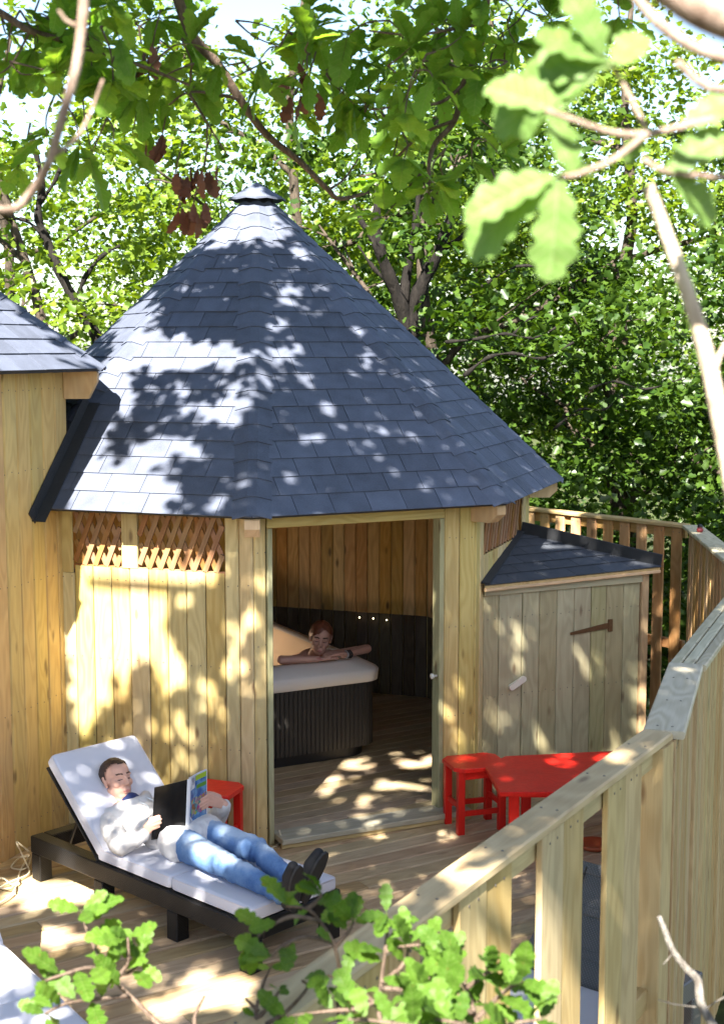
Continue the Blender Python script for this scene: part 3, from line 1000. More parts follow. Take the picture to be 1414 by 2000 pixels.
for A, B, par, zs_n, off, sp in ((hw(-1), hw(0), wl, (.10, .62, 1.15, 1.68), .0115, .066), (tw(1), tw(2), w_, (.15, .9, 1.7, 2.4, 2.9), .0115, .074), (P0, P1, store, (.2, .75, 1.3), .0165, .06)):
    u_h, n_h, L_h = edge_frame(A, B); pp = []
    x = sp * .6
    while x < L_h:
        for z in zs_n: pp.append(A + u_h * (x + random.uniform(-.006, .006)) + n_h * off + Vector((0, 0, z + random.uniform(-.008, .008))))
        x += sp
    heads(par, pp, n_h)
u_h, n_h, L_h = edge_frame(hw(0), hw(1))
heads(wr, [hw(0) + u_h * x + n_h * .0115 + Vector((0, 0, z + random.uniform(-.01, .01))) for x in (.025, .075, L_h - .03, L_h - .085, L_h - .15, L_h - .2) for z in (.12, .7, 1.3, 1.9)], n_h)
for rl in [o for o in COL.objects if o.get('category') == 'railing']:
    pp = []; nb = None
    for b in rl.children:
        if not b.name.startswith('baluster'): continue
        m_ = WM[b]; fr = -(m_.to_3x3() @ Vector((0, 1, 0))); nb = nb or fr
        top = m_ @ Vector((0, 0, b.data.vertices[-1].co.z))
        for dx in (-.03, .03):
            pp.append(Vector((m_.translation.x, m_.translation.y, RAIL_Z - .07)) + m_.to_3x3() @ Vector((dx, 0, 0)) + fr * .0115)
    heads(rl, pp, nb, .005)
    for b in [b for b in rl.children if b.name.startswith('handrail')][:1]:
        m_ = WM[b]; Lz = max(v.co.z for v in b.data.vertices)
        pp = []
        z = -Lz + .06
        while z < Lz:
            for dx in (-.03, .03): pp.append(m_ @ Vector((dx + random.uniform(-.004, .004), -.0165, z)))
            z += .42
        heads(rl, pp, (0, 0, 1), .005)

# ------------------------------------------------------------------ loungers
def rounded_pad(lx, ly, lz, seed, sag=.006):
    bm = bmesh.new()
    bmesh.ops.create_cube(bm, size=1)
    for v in bm.verts: v.co = Vector((v.co.x * lx, v.co.y * ly, v.co.z * lz))
    bmesh.ops.bevel(bm, geom=bm.edges[:], offset=lz * .32, segments=3, affect='EDGES', profile=.6)
    big = [e for e in bm.edges if e.calc_length() > .15]
    bmesh.ops.subdivide_edges(bm, edges=big, cuts=9, use_grid_fill=True)
    for v in bm.verts:
        q = Vector((v.co.x * 3 + seed, v.co.y * 3, v.co.z * 4))
        dome = (1 - (2 * v.co.x / lx) ** 2) * (1 - (2 * v.co.y / ly) ** 2)
        if v.co.z > lz * .3: v.co.z += .010 * dome
        v.co += Vector((.3, .3, 1)) * sag * noise.noise(q) + Vector((0, 0, .003)) * noise.noise(q * 4)
    me = bpy.data.meshes.new('pad'); bm.to_mesh(me); bm.free()
    me.polygons.foreach_set('use_smooth', [True] * len(me.polygons)); me.materials.append(M_cush)
    return me


def piping(lx, ly, lz, m):
    g = Geo()
    for z in (lz * .36, -lz * .36):
        r = .03; pts = []
        for cx, cy, a0 in ((lx / 2 - r, ly / 2 - r, 0), (-lx / 2 + r, ly / 2 - r, 90), (-lx / 2 + r, -ly / 2 + r, 180), (lx / 2 - r, -ly / 2 + r, 270)):
            for k in range(4): a = R(a0 + k * 30); pts.append((cx + (r - .003) * math.cos(a), cy + (r - .003) * math.sin(a), z))
        pts.append(pts[0]); g.tube(pts, .0045, 5)
    return mesh('piping', g.v, g.f, m, True)


LL, LW, TH = 1.937, .66, R(43)      # length, width, tilt of the back


def lounger(lab_f, lab_c, origin, ang, gf, gc, m=M_wick, back=True, tilt=TH, weave_back=True):
    Mw = Matrix.Translation(origin) @ Matrix.Rotation(ang, 4, 'Z')
    t = tag(empty('sun_lounger', origin, ang), lab_f, 'sun lounger', gf)
    for y in (.045, LW - .045): box('side_rail', (0.0, y - .045, .165), (LL, y + .045, .268), m, t, Mw, .006)
    for x in (.045, LL - .045): box('end_rail', (x - .045, .092, .165), (x + .045, LW - .092, .268), m, t, Mw, .006)
    for x in (.045, .66, 1.31, LL - .045):
        for y in (.047, LW - .047): box('leg', (x - .044, y - .044, 0), (x + .044, y + .044, .163), m, t, Mw, .006)
    for k in range(7):
        x = .72 + k * .17
        box('slat', (x - .03, .092, .235), (x + .03, LW - .092, .255), m, t, Mw, .003)
    hx, hz = .64, .262
    Mb = Mw @ Matrix.Translation((hx, 0, hz)) @ Matrix.Rotation(tilt, 4, 'Y')   # local -x runs up the back
    bf = obj('back_frame', mesh('back_frame', [], []), t, Mb)
    for y in (.12, LW - .12): box('back_rail', (-.63, y - .02, -.02), (-.01, y + .02, .02), m, bf, Mb, .004)
    for x in (-.62, -.42, -.22, -.03): box('back_bar', (x - .02, .14, -.014), (x + .02, LW - .14, .014), m, bf, Mb, .003)
    if weave_back: box('woven_panel', (-.66, .02, -.006), (0, LW - .02, .006), m, bf, Mb, .002)
    for y in (.16, LW - .16):
        pa, pb = Mb @ Vector((-.40, y, -.02)), Mw @ Vector((.16, y, .19))
        board('prop', pa, pb, .025, .018, M_black, (1, 0, .3), t)
    cu = tag(empty('lounger_cushion', Mw @ Vector((.65, 0, .27)), ang), lab_c, 'cushion', gc)
    th = .075
    sections = [(Mw @ Matrix.Translation((.63 + .325, LW / 2, .271 + th / 2)), 1), (Mw @ Matrix.Translation((.63 + .325 + .652, LW / 2, .271 + th / 2)), 2)]
    if back: sections.append((Mb @ Matrix.Translation((-.345, LW / 2, .022 + th / 2)), 3))
    for mm, sd in sections:
        lx = .65 if sd < 3 else .68
        pd = obj('pad', rounded_pad(lx, LW - .045, th, sd * 7.3), cu, mm)
        obj('piping', piping(lx, LW - .045, th, M_pipe), pd, mm)
    return t, cu, Mw, Mb


LO, LA = Vector((-1.98, 8.142, 0)), R(-43)
t1, cu1, MwL, MbL = lounger('dark wicker sun lounger the reading man lies on', 'pale grey lounger cushion under the reading man', LO, LA, 'wicker sun loungers', 'lounger cushions')
lounger('dark wicker sun lounger cut off at the bottom left corner', 'pale lounger cushion at the bottom left corner behind oak leaves', Vector((-2.62, 6.63, 0)), R(-55), 'wicker sun loungers', 'lounger cushions')
lounger('grey wicker sun lounger half hidden behind the foreground railing', 'pale lounger cushion glimpsed through the foreground railing', Vector((1.09, 6.72, 0)), R(-130.5), 'wicker sun loungers', 'lounger cushions', M_wickg, back=False)

# cables
g = Geo()
cp = [(-3, 1735), (22, 1722), (48, 1712), (58, 1704), (56, 1694), (44, 1668), (33, 1645), (44, 1652), (56, 1662), (60, 1672), (42, 1674), (28, 1685), (24, 1695), (44, 1698), (57, 1690), (60, 1672), (46, 1690), (38, 1708), (36, 1722), (24, 1728), (8, 1716), (-6, 1718), (-2, 1733), (20, 1735), (32, 1728), (27, 1742), (12, 1756), (-4, 1766)]
zs_ = [.008 + .02 * abs(math.sin(i * 1.3)) + (.10 if 5 <= i <= 8 else 0) for i in range(len(cp))]
g.tube(smooth_path([atz(x, y, z) for (x, y), z in zip(cp, zs_)], 5), .0055, 6)
tag(g.build('cable_coil', M_rope), 'loose coil of cream cable on the deck by the left wall', 'cable')
g = Geo()
g.tube(smooth_path([atz(505, 1665, .006), atz(530, 1657, .006), atz(545, 1648, .006), atz(549, 1638, .02), atz(548, 1630, .08), atz(546, 1622, .1)], 5), .006, 6)
tag(g.build('cable', M_rope), 'single pale cable running round the foot of the left door jamb', 'cable')

# ------------------------------------------------------------------ hot tub
TA = R(28)
tu, tv = Vector((math.cos(TA), math.sin(TA), 0)), Vector((-math.sin(TA), math.cos(TA), 0))
FR = Vector((.165, 10.50, 0))                       # front right corner
TCn = FR - tu * 1.0 + tv * 1.0
TMx = frame(tu, tv, Vector((0, 0, 1)), TCn)
tub = tag(empty('hot_tub', TCn, TA), 'square beige hot tub with dark slatted sides inside the hut', 'hot tub')


def rrect(a, r, seg=7, mod=None):
    r = max(min(r, a * .98), .01)
    P = []
    for cx, cy, a0 in ((a - r, -a + r, -90), (a - r, a - r, 0), (-a + r, a - r, 90), (-a + r, -a + r, 180)):
        for k in range(seg + 1):
            t = R(a0 + 90 * k / seg); P.append((cx + r * math.cos(t), cy + r * math.sin(t)))
    return P


def loft(profile, seg=7, close=False):
    V, Fc = [], []
    for a, r, z in profile: V += [(x, y, z) for x, y in rrect(a, r, seg)]
    k = 4 * (seg + 1)
    for j in range(len(profile) - 1):
        for i in range(k): Fc.append((j * k + i, j * k + (i + 1) % k, (j + 1) * k + (i + 1) % k, (j + 1) * k + i))
    if close: Fc.append(tuple((len(profile) - 1) * k + i for i in range(k)))
    return V, Fc


V, Fc = loft([(.93, .2, .07), (.93, .2, .17)])
mobj('base', V, Fc, M_black, tub, False, TMx)
# slatted cabinet
V, Fc = [], []
per = rrect(.97, .14, 8)
loop = []
for i in range(len(per)):
    p, q = Vector(per[i]), Vector(per[(i + 1) % len(per)])
    nseg = max(1, round((q - p).length / .036))
    for j in range(nseg): loop.append((p + (q - p) * (j / nseg), (q - p).normalized()))
ring = []
for p, d in loop:
    o = Vector((d.y, -d.x))
    ring += [p + d * .001, p + o * .006 + d * .005, p + o * .006 + d * .030]
for z in (.155, .66): V += [(p.x, p.y, z) for p in ring]
k = len(ring)
Fc = [(i, (i + 1) % k, k + (i + 1) % k, k + i) for i in range(k)] + [tuple(range(k - 1, -1, -1))]
o = mobj('slatted_cabinet', V, Fc, M_cab, tub, False, TMx)
V, Fc = loft([(.985, .13, .650), (1.0, .13, .656), (1.005, .13, .735), (.995, .135, .750), (.90, .17, .800), (.86, .19, .812), (.80, .22, .812), (.79, .22, .80)], 9)
mobj('rim', V, Fc, M_rim, tub, True, TMx)
V, Fc = loft([(.79, .22, .80), (.775, .24, .77), (.765, .28, .66), (.74, .3, .46), (.5, .3, .40), (.45, .3, .25), (.3, .2, .2)], 9, True)
mobj('basin', V, Fc, M_tubshell, tub, True, TMx)
V, Fc = loft([(.742, .28, .50), (.3, .2, .50), (.01, .01, .50)], 9, True)
mobj('water', V, Fc, M_water, tub, True, TMx)
# raised back of the shell with two round woven pillows
V, Fc = [], []
bp = []
for i in range(25):
    t = i / 24
    x = -.82 + 1.64 * t
    hgt = .045 * math.sin(PI * min(max(t, 0), 1)) ** .6
    bp.append((x, hgt))
for y, f in ((.98, .0), (.95, 1), (.86, 1), (.80, .6), (.76, 0)):
    V += [(x, y, .80 + h * f + (.02 if f else 0)) for x, h in bp]
for j in range(4):
    for i in range(24): Fc.append((j * 25 + i, j * 25 + i + 1, (j + 1) * 25 + i + 1, (j + 1) * 25 + i))
mobj('shell_back', V, Fc, M_tubshell, tub, True, TMx)
for x, y in ((-.30, .735), (.36, .735)):
    g = Geo(); g.add(*ellipsoid((x, y, .66), (.13, .055, .10), 18, 10)); mobj('headrest', g.v, g.f, M_pillow, tub, True, TMx)
V, Fc = [], []
g = Geo(); g.add(*ellipsoid((-.62, -.90, .806), (.15, .065, .012), 22, 6)); pn = mobj('control_panel', g.v, g.f, M_black, tub, True, TMx)
g = Geo(); g.add(*ellipsoid((-.62, -.90, .812), (.125, .05, .010), 22, 6)); mobj('panel_face', g.v, g.f, M_glass, pn, True, TMx)
for x, y in ((-.56, -.86), (-.59, -.885), (-.65, -.87), (-.6, -.85)):
    g = Geo(); g.add(*ellipsoid((x, y - .03, .822), (.012, .008, .004), 8, 5)); mobj('button', g.v, g.f, M_black, pn, True, TMx)

# small warm lamp, added at the back of the shell to brighten the dark basin
lp = TMx @ Vector((-.02, .70, .72))
g = Geo(); g.add(*ellipsoid(lp, (.012, .012, .035), 10, 8)); lo = g.build('tub_fill_lamp', M_lamp, tub)
ld_ = bpy.data.lights.new('tub_fill_light', 'POINT'); ld_.energy = 2.0; ld_.color = (1, .78, .55); ld_.shadow_soft_size = .05
place(bpy.data.objects.new('tub_fill_light', ld_), Matrix.Translation(lp + (TMx.to_3x3() @ Vector((0, -.10, .02)))), tub)

# three pin lights on the back wall
for i, (px, py) in enumerate(((702, 1206), (729, 1208), (755, 1211))):
    A, B = hw(3), hw(4)
    u, n_o, L = edge_frame(A, B)
    base = A - n_o * .055
    # where the sight line meets the inner wall face
    d = at(px, py, 10) - Vector((0, 0, CAM_H)); t = (base - Vector((0, 0, CAM_H))).dot(n_o) / d.dot(n_o)
    p = Vector((0, 0, CAM_H)) + d * t
    tg = thing('pin_light', ('left', 'middle', 'right')[i] + ' one of three tiny glowing pin lights on the hut back wall', 'light', p, 'pin lights on the back wall')
    g = Geo(); g.add(*ellipsoid(p, (.005, .005, .005), 8, 6)); g.build('bulb', M_lamp, tg)
    g = Geo(); g.tube([p + n_o * .03, p + n_o * .004], [.010, .009], 10); g.build('socket', M_black, tg)


# ------------------------------------------------------------------ people
M_skin = mat_plain('skin', (.60, .34, .25), .5, .35, 25, .10, .08, 300)
M_skinw = mat_plain('skin_rosy', (.50, .27, .20), .45, .4, 25, .10, .08, 300)
M_brow = mat_plain('brow_hair', (.10, .055, .035), .8, .2)
M_lip = mat_plain('lips', (.46, .17, .14), .45, .4)
M_eye = mat_plain('lash_line', (.06, .035, .03), .6, .3)
M_hair = mat_plain('dark_brown_hair', (.045, .025, .017), .6, .4, 90, .5, .6, 160)
M_hairw = mat_plain('auburn_hair', (.15, .045, .02), .45, .5, 60, .4, .5, 120)


def mat_jeans():
    n = N('faded_denim')
    tc = n.n('TexCoord').outputs['Object']
    q = n.n('TexNoise', {'Vector': tc, 'Scale': 5.0, 'Detail': 5.0, 'Roughness': .6}).outputs[0]
    f = n.n('TexNoise', {'Vector': tc, 'Scale': 260.0, 'Detail': 2.0}).outputs[0]
    w = n.n('Attribute', attribute_name='fade').outputs['Fac']
    k = n.math('ADD', n.math('MULTIPLY', q, .9), n.math('MULTIPLY', w, .55))
    k = n.math('ADD', k, n.math('MULTIPLY', f, .2))
    col = n.ramp(k, [(.38, (.055, .12, .29, 1)), (.62, (.15, .26, .46, 1)), (.9, (.42, .52, .66, 1))])
    n.pbsdf(col, .9, .15, n.bump(f, .4, .003))
    return n.m


M_jean = mat_jeans()


def capsule(p, q, r1, r2, n=14, hs=4):
    p, q = Vector(p), Vector(q)
    d = (q - p)
    d = d.normalized() if d.length > 1e-6 else Vector((0, 0, 1))
    pts, rad = [], []
    for i in range(hs):
        a = PI / 2 * (1 - (i + .12) / hs)
        pts.append(p - d * r1 * math.sin(a)); rad.append(r1 * math.cos(a))
    for i in range(5):
        t = i / 4; pts.append(p + (q - p) * t); rad.append(r1 + (r2 - r1) * t)
    for i in range(hs):
        a = PI / 2 * (i + 1 - .12) / hs
        pts.append(q + d * r2 * math.sin(a)); rad.append(r2 * math.cos(a))
    # straight spine: fixed frame avoids twisting
    up = Vector((.3, .2, .93)) if abs(d.z) < .9 else Vector((1, .1, 0))
    a_ = d.cross(up).normalized(); b_ = a_.cross(d)
    V, Fc = [], []
    for c, r in zip(pts, rad):
        for k in range(n): t = 2 * PI * k / n; V.append(c + (a_ * math.cos(t) + b_ * math.sin(t)) * r)
    m_ = len(pts)
    for i in range(m_ - 1):
        for k in range(n): Fc.append((i * n + k, (i + 1) * n + k, (i + 1) * n + (k + 1) % n, i * n + (k + 1) % n))
    Fc += [tuple(range(n)), tuple((m_ - 1) * n + k for k in range(n - 1, -1, -1))]
    return V, Fc


def blend(name, geo, voxel, it, m, parent, Mw, wr=None):
    """one continuous skin over overlapping shapes"""
    me = mesh('raw', geo.v, geo.f, None)
    bm = bmesh.new(); bm.from_mesh(me); bmesh.ops.recalc_face_normals(bm, faces=bm.faces); bm.to_mesh(me); bm.free()
    o = bpy.data.objects.new('raw', me); COL.objects.link(o)
    r = o.modifiers.new('r', 'REMESH'); r.mode = 'VOXEL'; r.voxel_size = voxel; r.use_smooth_shade = True
    s = o.modifiers.new('s', 'SMOOTH'); s.factor = .5; s.iterations = it
    out = bpy.data.meshes.new_from_object(o.evaluated_get(bpy.context.evaluated_depsgraph_get()))
    bpy.data.objects.remove(o)
    out.name = name
    if wr:
        n = len(out.vertices)
        co = np.empty(n * 3); no = np.empty(n * 3)
        out.vertices.foreach_get('co', co); out.vertices.foreach_get('normal', no)
        co = co.reshape(-1, 3); no = no.reshape(-1, 3)
        for i in range(n):
            c = co[i]; d = wr(c); co[i] = c + no[i] * d
        out.vertices.foreach_set('co', co.ravel()); out.update()
    out.materials.clear(); out.materials.append(m)
    out.polygons.foreach_set('use_smooth', [True] * len(out.polygons))
    return obj(name, out, parent, Mw)


def head_frame(c, fwd, up):
    y = Vector(fwd).normalized(); z = Vector(up); z = (z - y * z.dot(y)).normalized(); x = y.cross(z)
    return frame(x, y, z, c)


def head_geo(g, H, fem=False):
    def E(c, r): V, Fc = ellipsoid(c, r, 18, 12); g.add([H @ v for v in V], Fc)

    def Cp(a, b, r1, r2): V, Fc = capsule(a, b, r1, r2, 12, 3); g.add([H @ v for v in V], Fc)
    j = .92 if fem else 1.0
    E((0, -.014, .035), (.077, .097, .088))
    E((0, .030, .045), (.066, .056, .062))
    E((0, .030, -.055), (.060 * j, .060, .060)); E((0, .062, -.094), (.028 * j, .026, .022))
    for s in (-1, 1):
        Cp((s * .055 * j, -.005, -.055), (s * .022, .060, -.096), .018 * j, .016)
        E((s * .040, .060, -.022), (.026, .024, .024))
        Cp((s * .048, .070, .026), (s * .014, .084, .025), .010, .011)
        E((s * .031, .070, .004), (.0165, .016, .0125))
        E((s * .013, .097, -.031), (.010, .013, .009))
        Cp((s * .080, -.012, .022), (s * .074, -.002, -.028), .013, .010)
    E((0, .036, -.012), (.064, .055, .070))
    Cp((0, .086, .020), (0, .112, -.024), .0095, .0125)
    E((0, .080, -.058), (.026, .016, .020))
    Cp((-.018, .091, -.064), (.018, .091, -.064), .0065, .0065)
    Cp((-.014, .090, -.076), (.014, .090, -.076), .0075, .0075)


def paint_face(o, H, mats):
    me = o.data
    for m in mats: me.materials.append(m)
    Hi = H.inverted()
    for p in me.polygons:
        q = Hi @ p.center
        if q.y < .045 or abs(q.x) > .07 or q.z < -.09 or q.z > .06: continue
        ax = abs(q.x)
        if .012 < ax < .052 and abs(q.z - (.0335 - 8 * (ax - .034) ** 2)) < .0042: p.material_index = 1
        elif ax < .023 and abs(q.z + .070) < .0085 - .006 * (ax / .023) and q.y > .085: p.material_index = 2
        elif abs(ax - .031) < .0135 and abs(q.z - (-.001 + 9 * (ax - .031) ** 2)) < .0030: p.material_index = 3


def hand(g, wrist, palm, fdir, side, nrm, curl=.5, sc=1.0, thumb_dir=None):
    """wrist, palm centre, finger direction, side (towards little finger), nrm (palm normal)"""
    wrist, palm, f, s, n = Vector(wrist), Vector(palm), Vector(fdir).normalized(), Vector(side).normalized(), Vector(nrm).normalized()

    def Cp(a, b, r1, r2): g.add(*capsule(a, b, r1, r2, 10, 3))
    kn = palm + f * .042 * sc
    for i, (off, L, r) in enumerate(((-.031, .072, .0088), (-.010, .080, .0092), (.011, .074, .0088), (.031, .058, .0078))):
        k0 = kn + s * off * sc - f * abs(off) * .15
        Cp(wrist + s * off * .45, k0, .015, .0115)
        d1 = (f + n * curl * .35).normalized(); d2 = (f + n * curl * .9).normalized(); d3 = (f + n * curl * 1.5).normalized()
        a = k0 + d1 * L * .48 * sc; b = a + d2 * L * .30 * sc; c = b + d3 * L * .24 * sc
        Cp(k0, a, r * 1.06, r); Cp(a, b, r, r * .92); Cp(b, c, r * .92, r * .8)
    td = Vector(thumb_dir).normalized() if thumb_dir else (f * .6 - s * .7 + n * .4).normalized()
    t0 = wrist + (palm - wrist) * .45 - s * .022
    t1 = t0 + td * .042 * sc; t2 = t1 + (td + f * .5).normalized() * .032 * sc; t3 = t2 + (td + f * .8).normalized() * .024 * sc
    Cp(t0, t1, .014, .0115); Cp(t1, t2, .0112, .010); Cp(t2, t3, .010, .0082)


def hair_cap(name, H, keep, m, parent, Mw, grow=.007, seed=0):
    V, Fc = ellipsoid((0, -.014, .035), (.077 + grow, .097 + grow, .088 + grow), 56, 36)
    V2, Fc2 = ellipsoid((0, -.014, .035), (.072, .092, .083), 56, 36)
    out = []
    for v in V: out.append(v + (v - Vector((0, -.014, .035))).normalized() * .004 * noise.noise(v * 90 + Vector((seed, 0, 0))))
    n = len(out)
    F1 = [q for q in Fc if keep(sum((V[i] for i in q), Vector()) / 4)]
    used = F1 + [tuple(n + i for i in reversed(q)) for q in F1]
    return mobj(name, [H @ v for v in out] + [H @ v for v in V2], used, m, parent, True, Mw)


# --- the reading man, in lounger coordinates (x towards the feet, y across, z up)
HM = head_frame((.445, .31, .635), (.90, -.02, .26), (-.30, .04, .95))
J = dict(neck=(.50, .32, .50), shN=(.575, .155, .435), shF=(.585, .50, .445), hip=(1.08, .33, .435), hN=(1.12, .235, .432), hF=(1.10, .43, .44),
         kN=(1.60, .165, .440), aN=(2.0, .165, .405), kF=(1.54, .42, .450), aF=(1.97, .285, .410),
         eN=(.84, .03, .405), wN=(.945, .125, .475), eF=(.93, .655, .42), wF=(1.115, .56, .575))
J = {k: Vector(v) for k, v in J.items()}
g = Geo()
head_geo(g, HM)


def CP(a, b, r1, r2, G=None): (G or g).add(*capsule(a, b, r1, r2, 16, 4))


CP(HM @ Vector((0, -.022, -.03)), J['neck'] + Vector((.03, 0, -.01)), .056, .060)
CP(J['neck'] + Vector((.05, -.06, -.02)), J['neck'] + Vector((.05, .06, -.02)), .062, .062)
CP((.64, .25, .42), (.64, .41, .42), .080, .080); CP((.66, .33, .43), (1.04, .33, .435), .10, .10)
for a, b, c in (('shN', 'eN', 'wN'), ('shF', 'eF', 'wF')):
    CP(J[a], J[b], .040, .034); CP(J[b], J[c], .034, .025)
for a, b, c in (('hN', 'kN', 'aN'), ('hF', 'kF', 'aF')):
    CP(J[a], J[b], .074, .050); CP(J[b], J[c], .046, .034)
# book geometry decides where the fingers go
BO = Vector((.07, -.048, .028))
RB, RT = Vector((.885, .205, .405)) + BO, Vector((.920, .205, .715)) + BO
SB, ST = Vector((1.065, .30, .462)) + BO, Vector((1.090, .30, .775)) + BO
LB, LT = Vector((1.015, .502, .480)) + BO, Vector((1.020, .502, .772)) + BO
eb = (SB - RB).normalized(); no_r = Vector((eb.y, -eb.x, 0)).normalized()
no_r = no_r if no_r.y < 0 else -no_r
hand(g, J['wN'], RB + (RT - RB) * .30 - eb * .038 + no_r * .012, eb + Vector((0, 0, .12)), (0, 0, -1), -no_r, .35, 1.0, eb * .5 - no_r * .6 + Vector((0, 0, .5)))
el = (SB - LB).normalized(); no_l = Vector((el.y, -el.x, 0)).normalized()
no_l = no_l if no_l.x > 0 else -no_l
hand(g, J['wF'], LB + (LT - LB) * .44 - el * .042 + no_l * .014, el + Vector((0, 0, -.22)), (0, 0, -1), -no_l, .35, 1.0, el * .5 - no_l * .6 + Vector((0, 0, .5)))
for a, s in (('aN', -1), ('aF', 1)):
    A_ = J[a]
    CP(A_ + Vector((.01, 0, -.01)), A_ + Vector((.085, s * .022, .09)), .028, .024)
man = blend('person', g, .0042, 4, M_skin, None, MwL)
tag(man, 'man in a white hoodie and faded jeans lying on a lounger reading a magazine', 'person')
paint_face(man, HM, (M_brow, M_lip, M_eye))


def keep_m(c):
    x, y, z = c
    front = .088 + .02 * abs(x) / .07
    if y > .045: return z > front
    if y > .005: return z > front - (.045 - y) * 1.6 and not (abs(x) > .06 and z < .03)
    return z > -.045 + max(0, (y + .05)) * 1.1


hair_cap('hair', HM, keep_m, M_hair, man, MwL, .008, 3)


def wrinkle(amp, f, ax):
    def w(c):
        v = Vector(c)
        q = Vector((v.x * f[0], v.y * f[1], v.z * f[2]))
        a = noise.noise(q); b = noise.noise(q * 2.3 + Vector((5, 1, 2)))
        return amp * ((1 - abs(a) * 2.2) * .7 + b * .5)
    return w


# hoodie
g = Geo()
CP((.61, .225, .42), (.61, .425, .425), .104, .104); CP((.64, .33, .425), (.88, .33, .425), .124, .120)
CP((.88, .28, .43), (.88, .38, .43), .108, .108)
CP((.88, .33, .43), (1.09, .33, .435), .118, .112); CP((1.07, .245, .432), (1.07, .43, .44), .106, .106)
CP((1.12, .225, .432), (1.10, .435, .44), .103, .103)
for a, b, c in (('shN', 'eN', 'wN'), ('shF', 'eF', 'wF')):
    CP(J[a], J[b], .068, .055); CP(J[b], J[b] + (J[c] - J[b]) * .86, .055, .042)
    CP(J[b] + (J[c] - J[b]) * .80, J[b] + (J[c] - J[b]) * .93, .038, .037)
CP(J['shN'], J['neck'] + Vector((.04, -.05, -.05)), .068, .056); CP(J['shF'], J['neck'] + Vector((.04, .05, -.05)), .068, .056)
# hood lying round the neck
hp = [(.64, .34, .545), (.60, .245, .525), (.54, .185, .49), (.47, .185, .465), (.40, .27, .465), (.40, .40, .475), (.47, .47, .50), (.55, .445, .525), (.62, .385, .545), (.64, .345, .545)]
hp = smooth_path(hp, 2)
for i in range(len(hp) - 1): CP(hp[i], hp[i + 1], .030, .030)
hoodie = blend('hoodie', g, .0065, 4, M_hood, man, MwL, wrinkle(.0065, (16, 22, 14), 0))
g = Geo()
for p in ([(.655, .31, .565), (.69, .295, .556), (.73, .30, .553), (.78, .285, .549)], [(.655, .36, .565), (.70, .37, .556), (.75, .355, .556), (.80, .365, .553)]):
    g.tube(smooth_path(p, 4), .0042, 6)
mobj('drawstring', g.v, g.f, M_sock, hoodie, True, MwL)
g = Geo(); CP((.52, .32, .50), (.565, .325, .525), .060, .056, g); blend('collar', g, .008, 2, M_navy, man, MwL)
# jeans
g = Geo()
CP(J['hN'] + Vector((.0, .01, -.01)), J['hF'] + Vector((.0, -.01, -.01)), .098, .098)
for a, b, c in (('hN', 'kN', 'aN'), ('hF', 'kF', 'aF')):
    CP(J[a] + Vector((.03, 0, 0)), J[b], .088, .064); CP(J[b], J[c] - (J[c] - J[b]) * .04, .062, .050)
    CP(J[b] + (J[c] - J[b]) * .80, J[c] + (J[c] - J[b]) * .03, .051, .055)


def jw(c):
    v = Vector(c)
    k = 0
    for kk in ('kN', 'kF'): k = max(k, math.exp(-((v - J[kk]).length / .11) ** 2))
    for kk in ('aN', 'aF', 'hN', 'hF'): k = max(k, .8 * math.exp(-((v - J[kk]).length / .12) ** 2))
    a = noise.noise(Vector((v.x * 20 + v.y * 16, v.y * 9 - v.x * 6, v.z * 12)))
    b = noise.noise(Vector((v.x * 8, v.y * 8, v.z * 8)))
    return (.002 + .0085 * k) * (1 - 2.4 * abs(a)) + .006 * b


jeans = blend('jeans', g, .0075, 4, M_jean, man, MwL, jw)
at_ = jeans.data.attributes.new('fade', 'FLOAT', 'POINT')
fd = []
for v in jeans.data.vertices:
    k = 0
    for a, b in (('hN', 'kN'), ('hF', 'kF')):
        m_ = (J[a] + J[b]) / 2 + Vector((.05, 0, .09)); d = v.co - m_
        k = max(k, math.exp(-(d.x / .2) ** 2 - (d.y / .07) ** 2 - (d.z / .06) ** 2))
    for a, b in (('kN', 'aN'), ('kF', 'aF')):
        m_ = J[a] + (J[b] - J[a]) * .25 + Vector((0, 0, .06)); d = v.co - m_
        k = max(k, .7 * math.exp(-(d.x / .12) ** 2 - (d.y / .05) ** 2 - (d.z / .05) ** 2))
    fd.append(k)
at_.data.foreach_set('value', fd)
# shoes, soles facing the foot end
for a, s in (('aN', -1), ('aF', 1)):
    A_ = J[a]
    g = Geo(); CP(A_ + Vector((-.03, 0, 0)), A_ + Vector((.03, 0, .0)), .047, .045, g)
    blend('sock', g, .008, 2, M_sock, man, MwL)
    g = Geo()
    heel, toe = A_ + Vector((.045, 0, -.035)), A_ + Vector((.125, s * .045, .185))
    bl = heel + (toe - heel) * .68
    CP(heel, bl, .041, .043, g); CP(bl + Vector((-.008, 0, 0)), toe, .044, .030, g); CP(A_ + Vector((-.0, 0, .012)), heel + (toe - heel) * .45, .048, .040, g)
    sh = blend('shoe', g, .006, 4, M_shoe, man, MwL)
    # sole: flattened outline lying on the outer face
    d = (toe - heel).normalized(); wd = Vector((0, 1, 0)); wd = (wd - d * wd.dot(d)).normalized(); nn = d.cross(wd)
    nn = nn if nn.x > 0 else -nn
    Ls = (toe - heel).length
    out = []
    for i in range(28):
        t = 2 * PI * i / 28
        y = math.sin(t); x = math.cos(t)
        wdt = .040 + .012 * (.5 + .5 * y) - .006 * math.exp(-((y + .1) / .3) ** 2)
        out.append(heel + d * (Ls / 2 + y * (Ls / 2 + .036)) + wd * x * wdt + nn * (.029 + .004 * y * y))
    V = out + [p + nn * .014 for p in out]
    mobj('sole', V, [tuple(range(27, -1, -1)), tuple(range(28, 56))] + [(i, (i + 1) % 28, 28 + (i + 1) % 28, 28 + i) for i in range(28)], M_sole, sh, False, MwL)


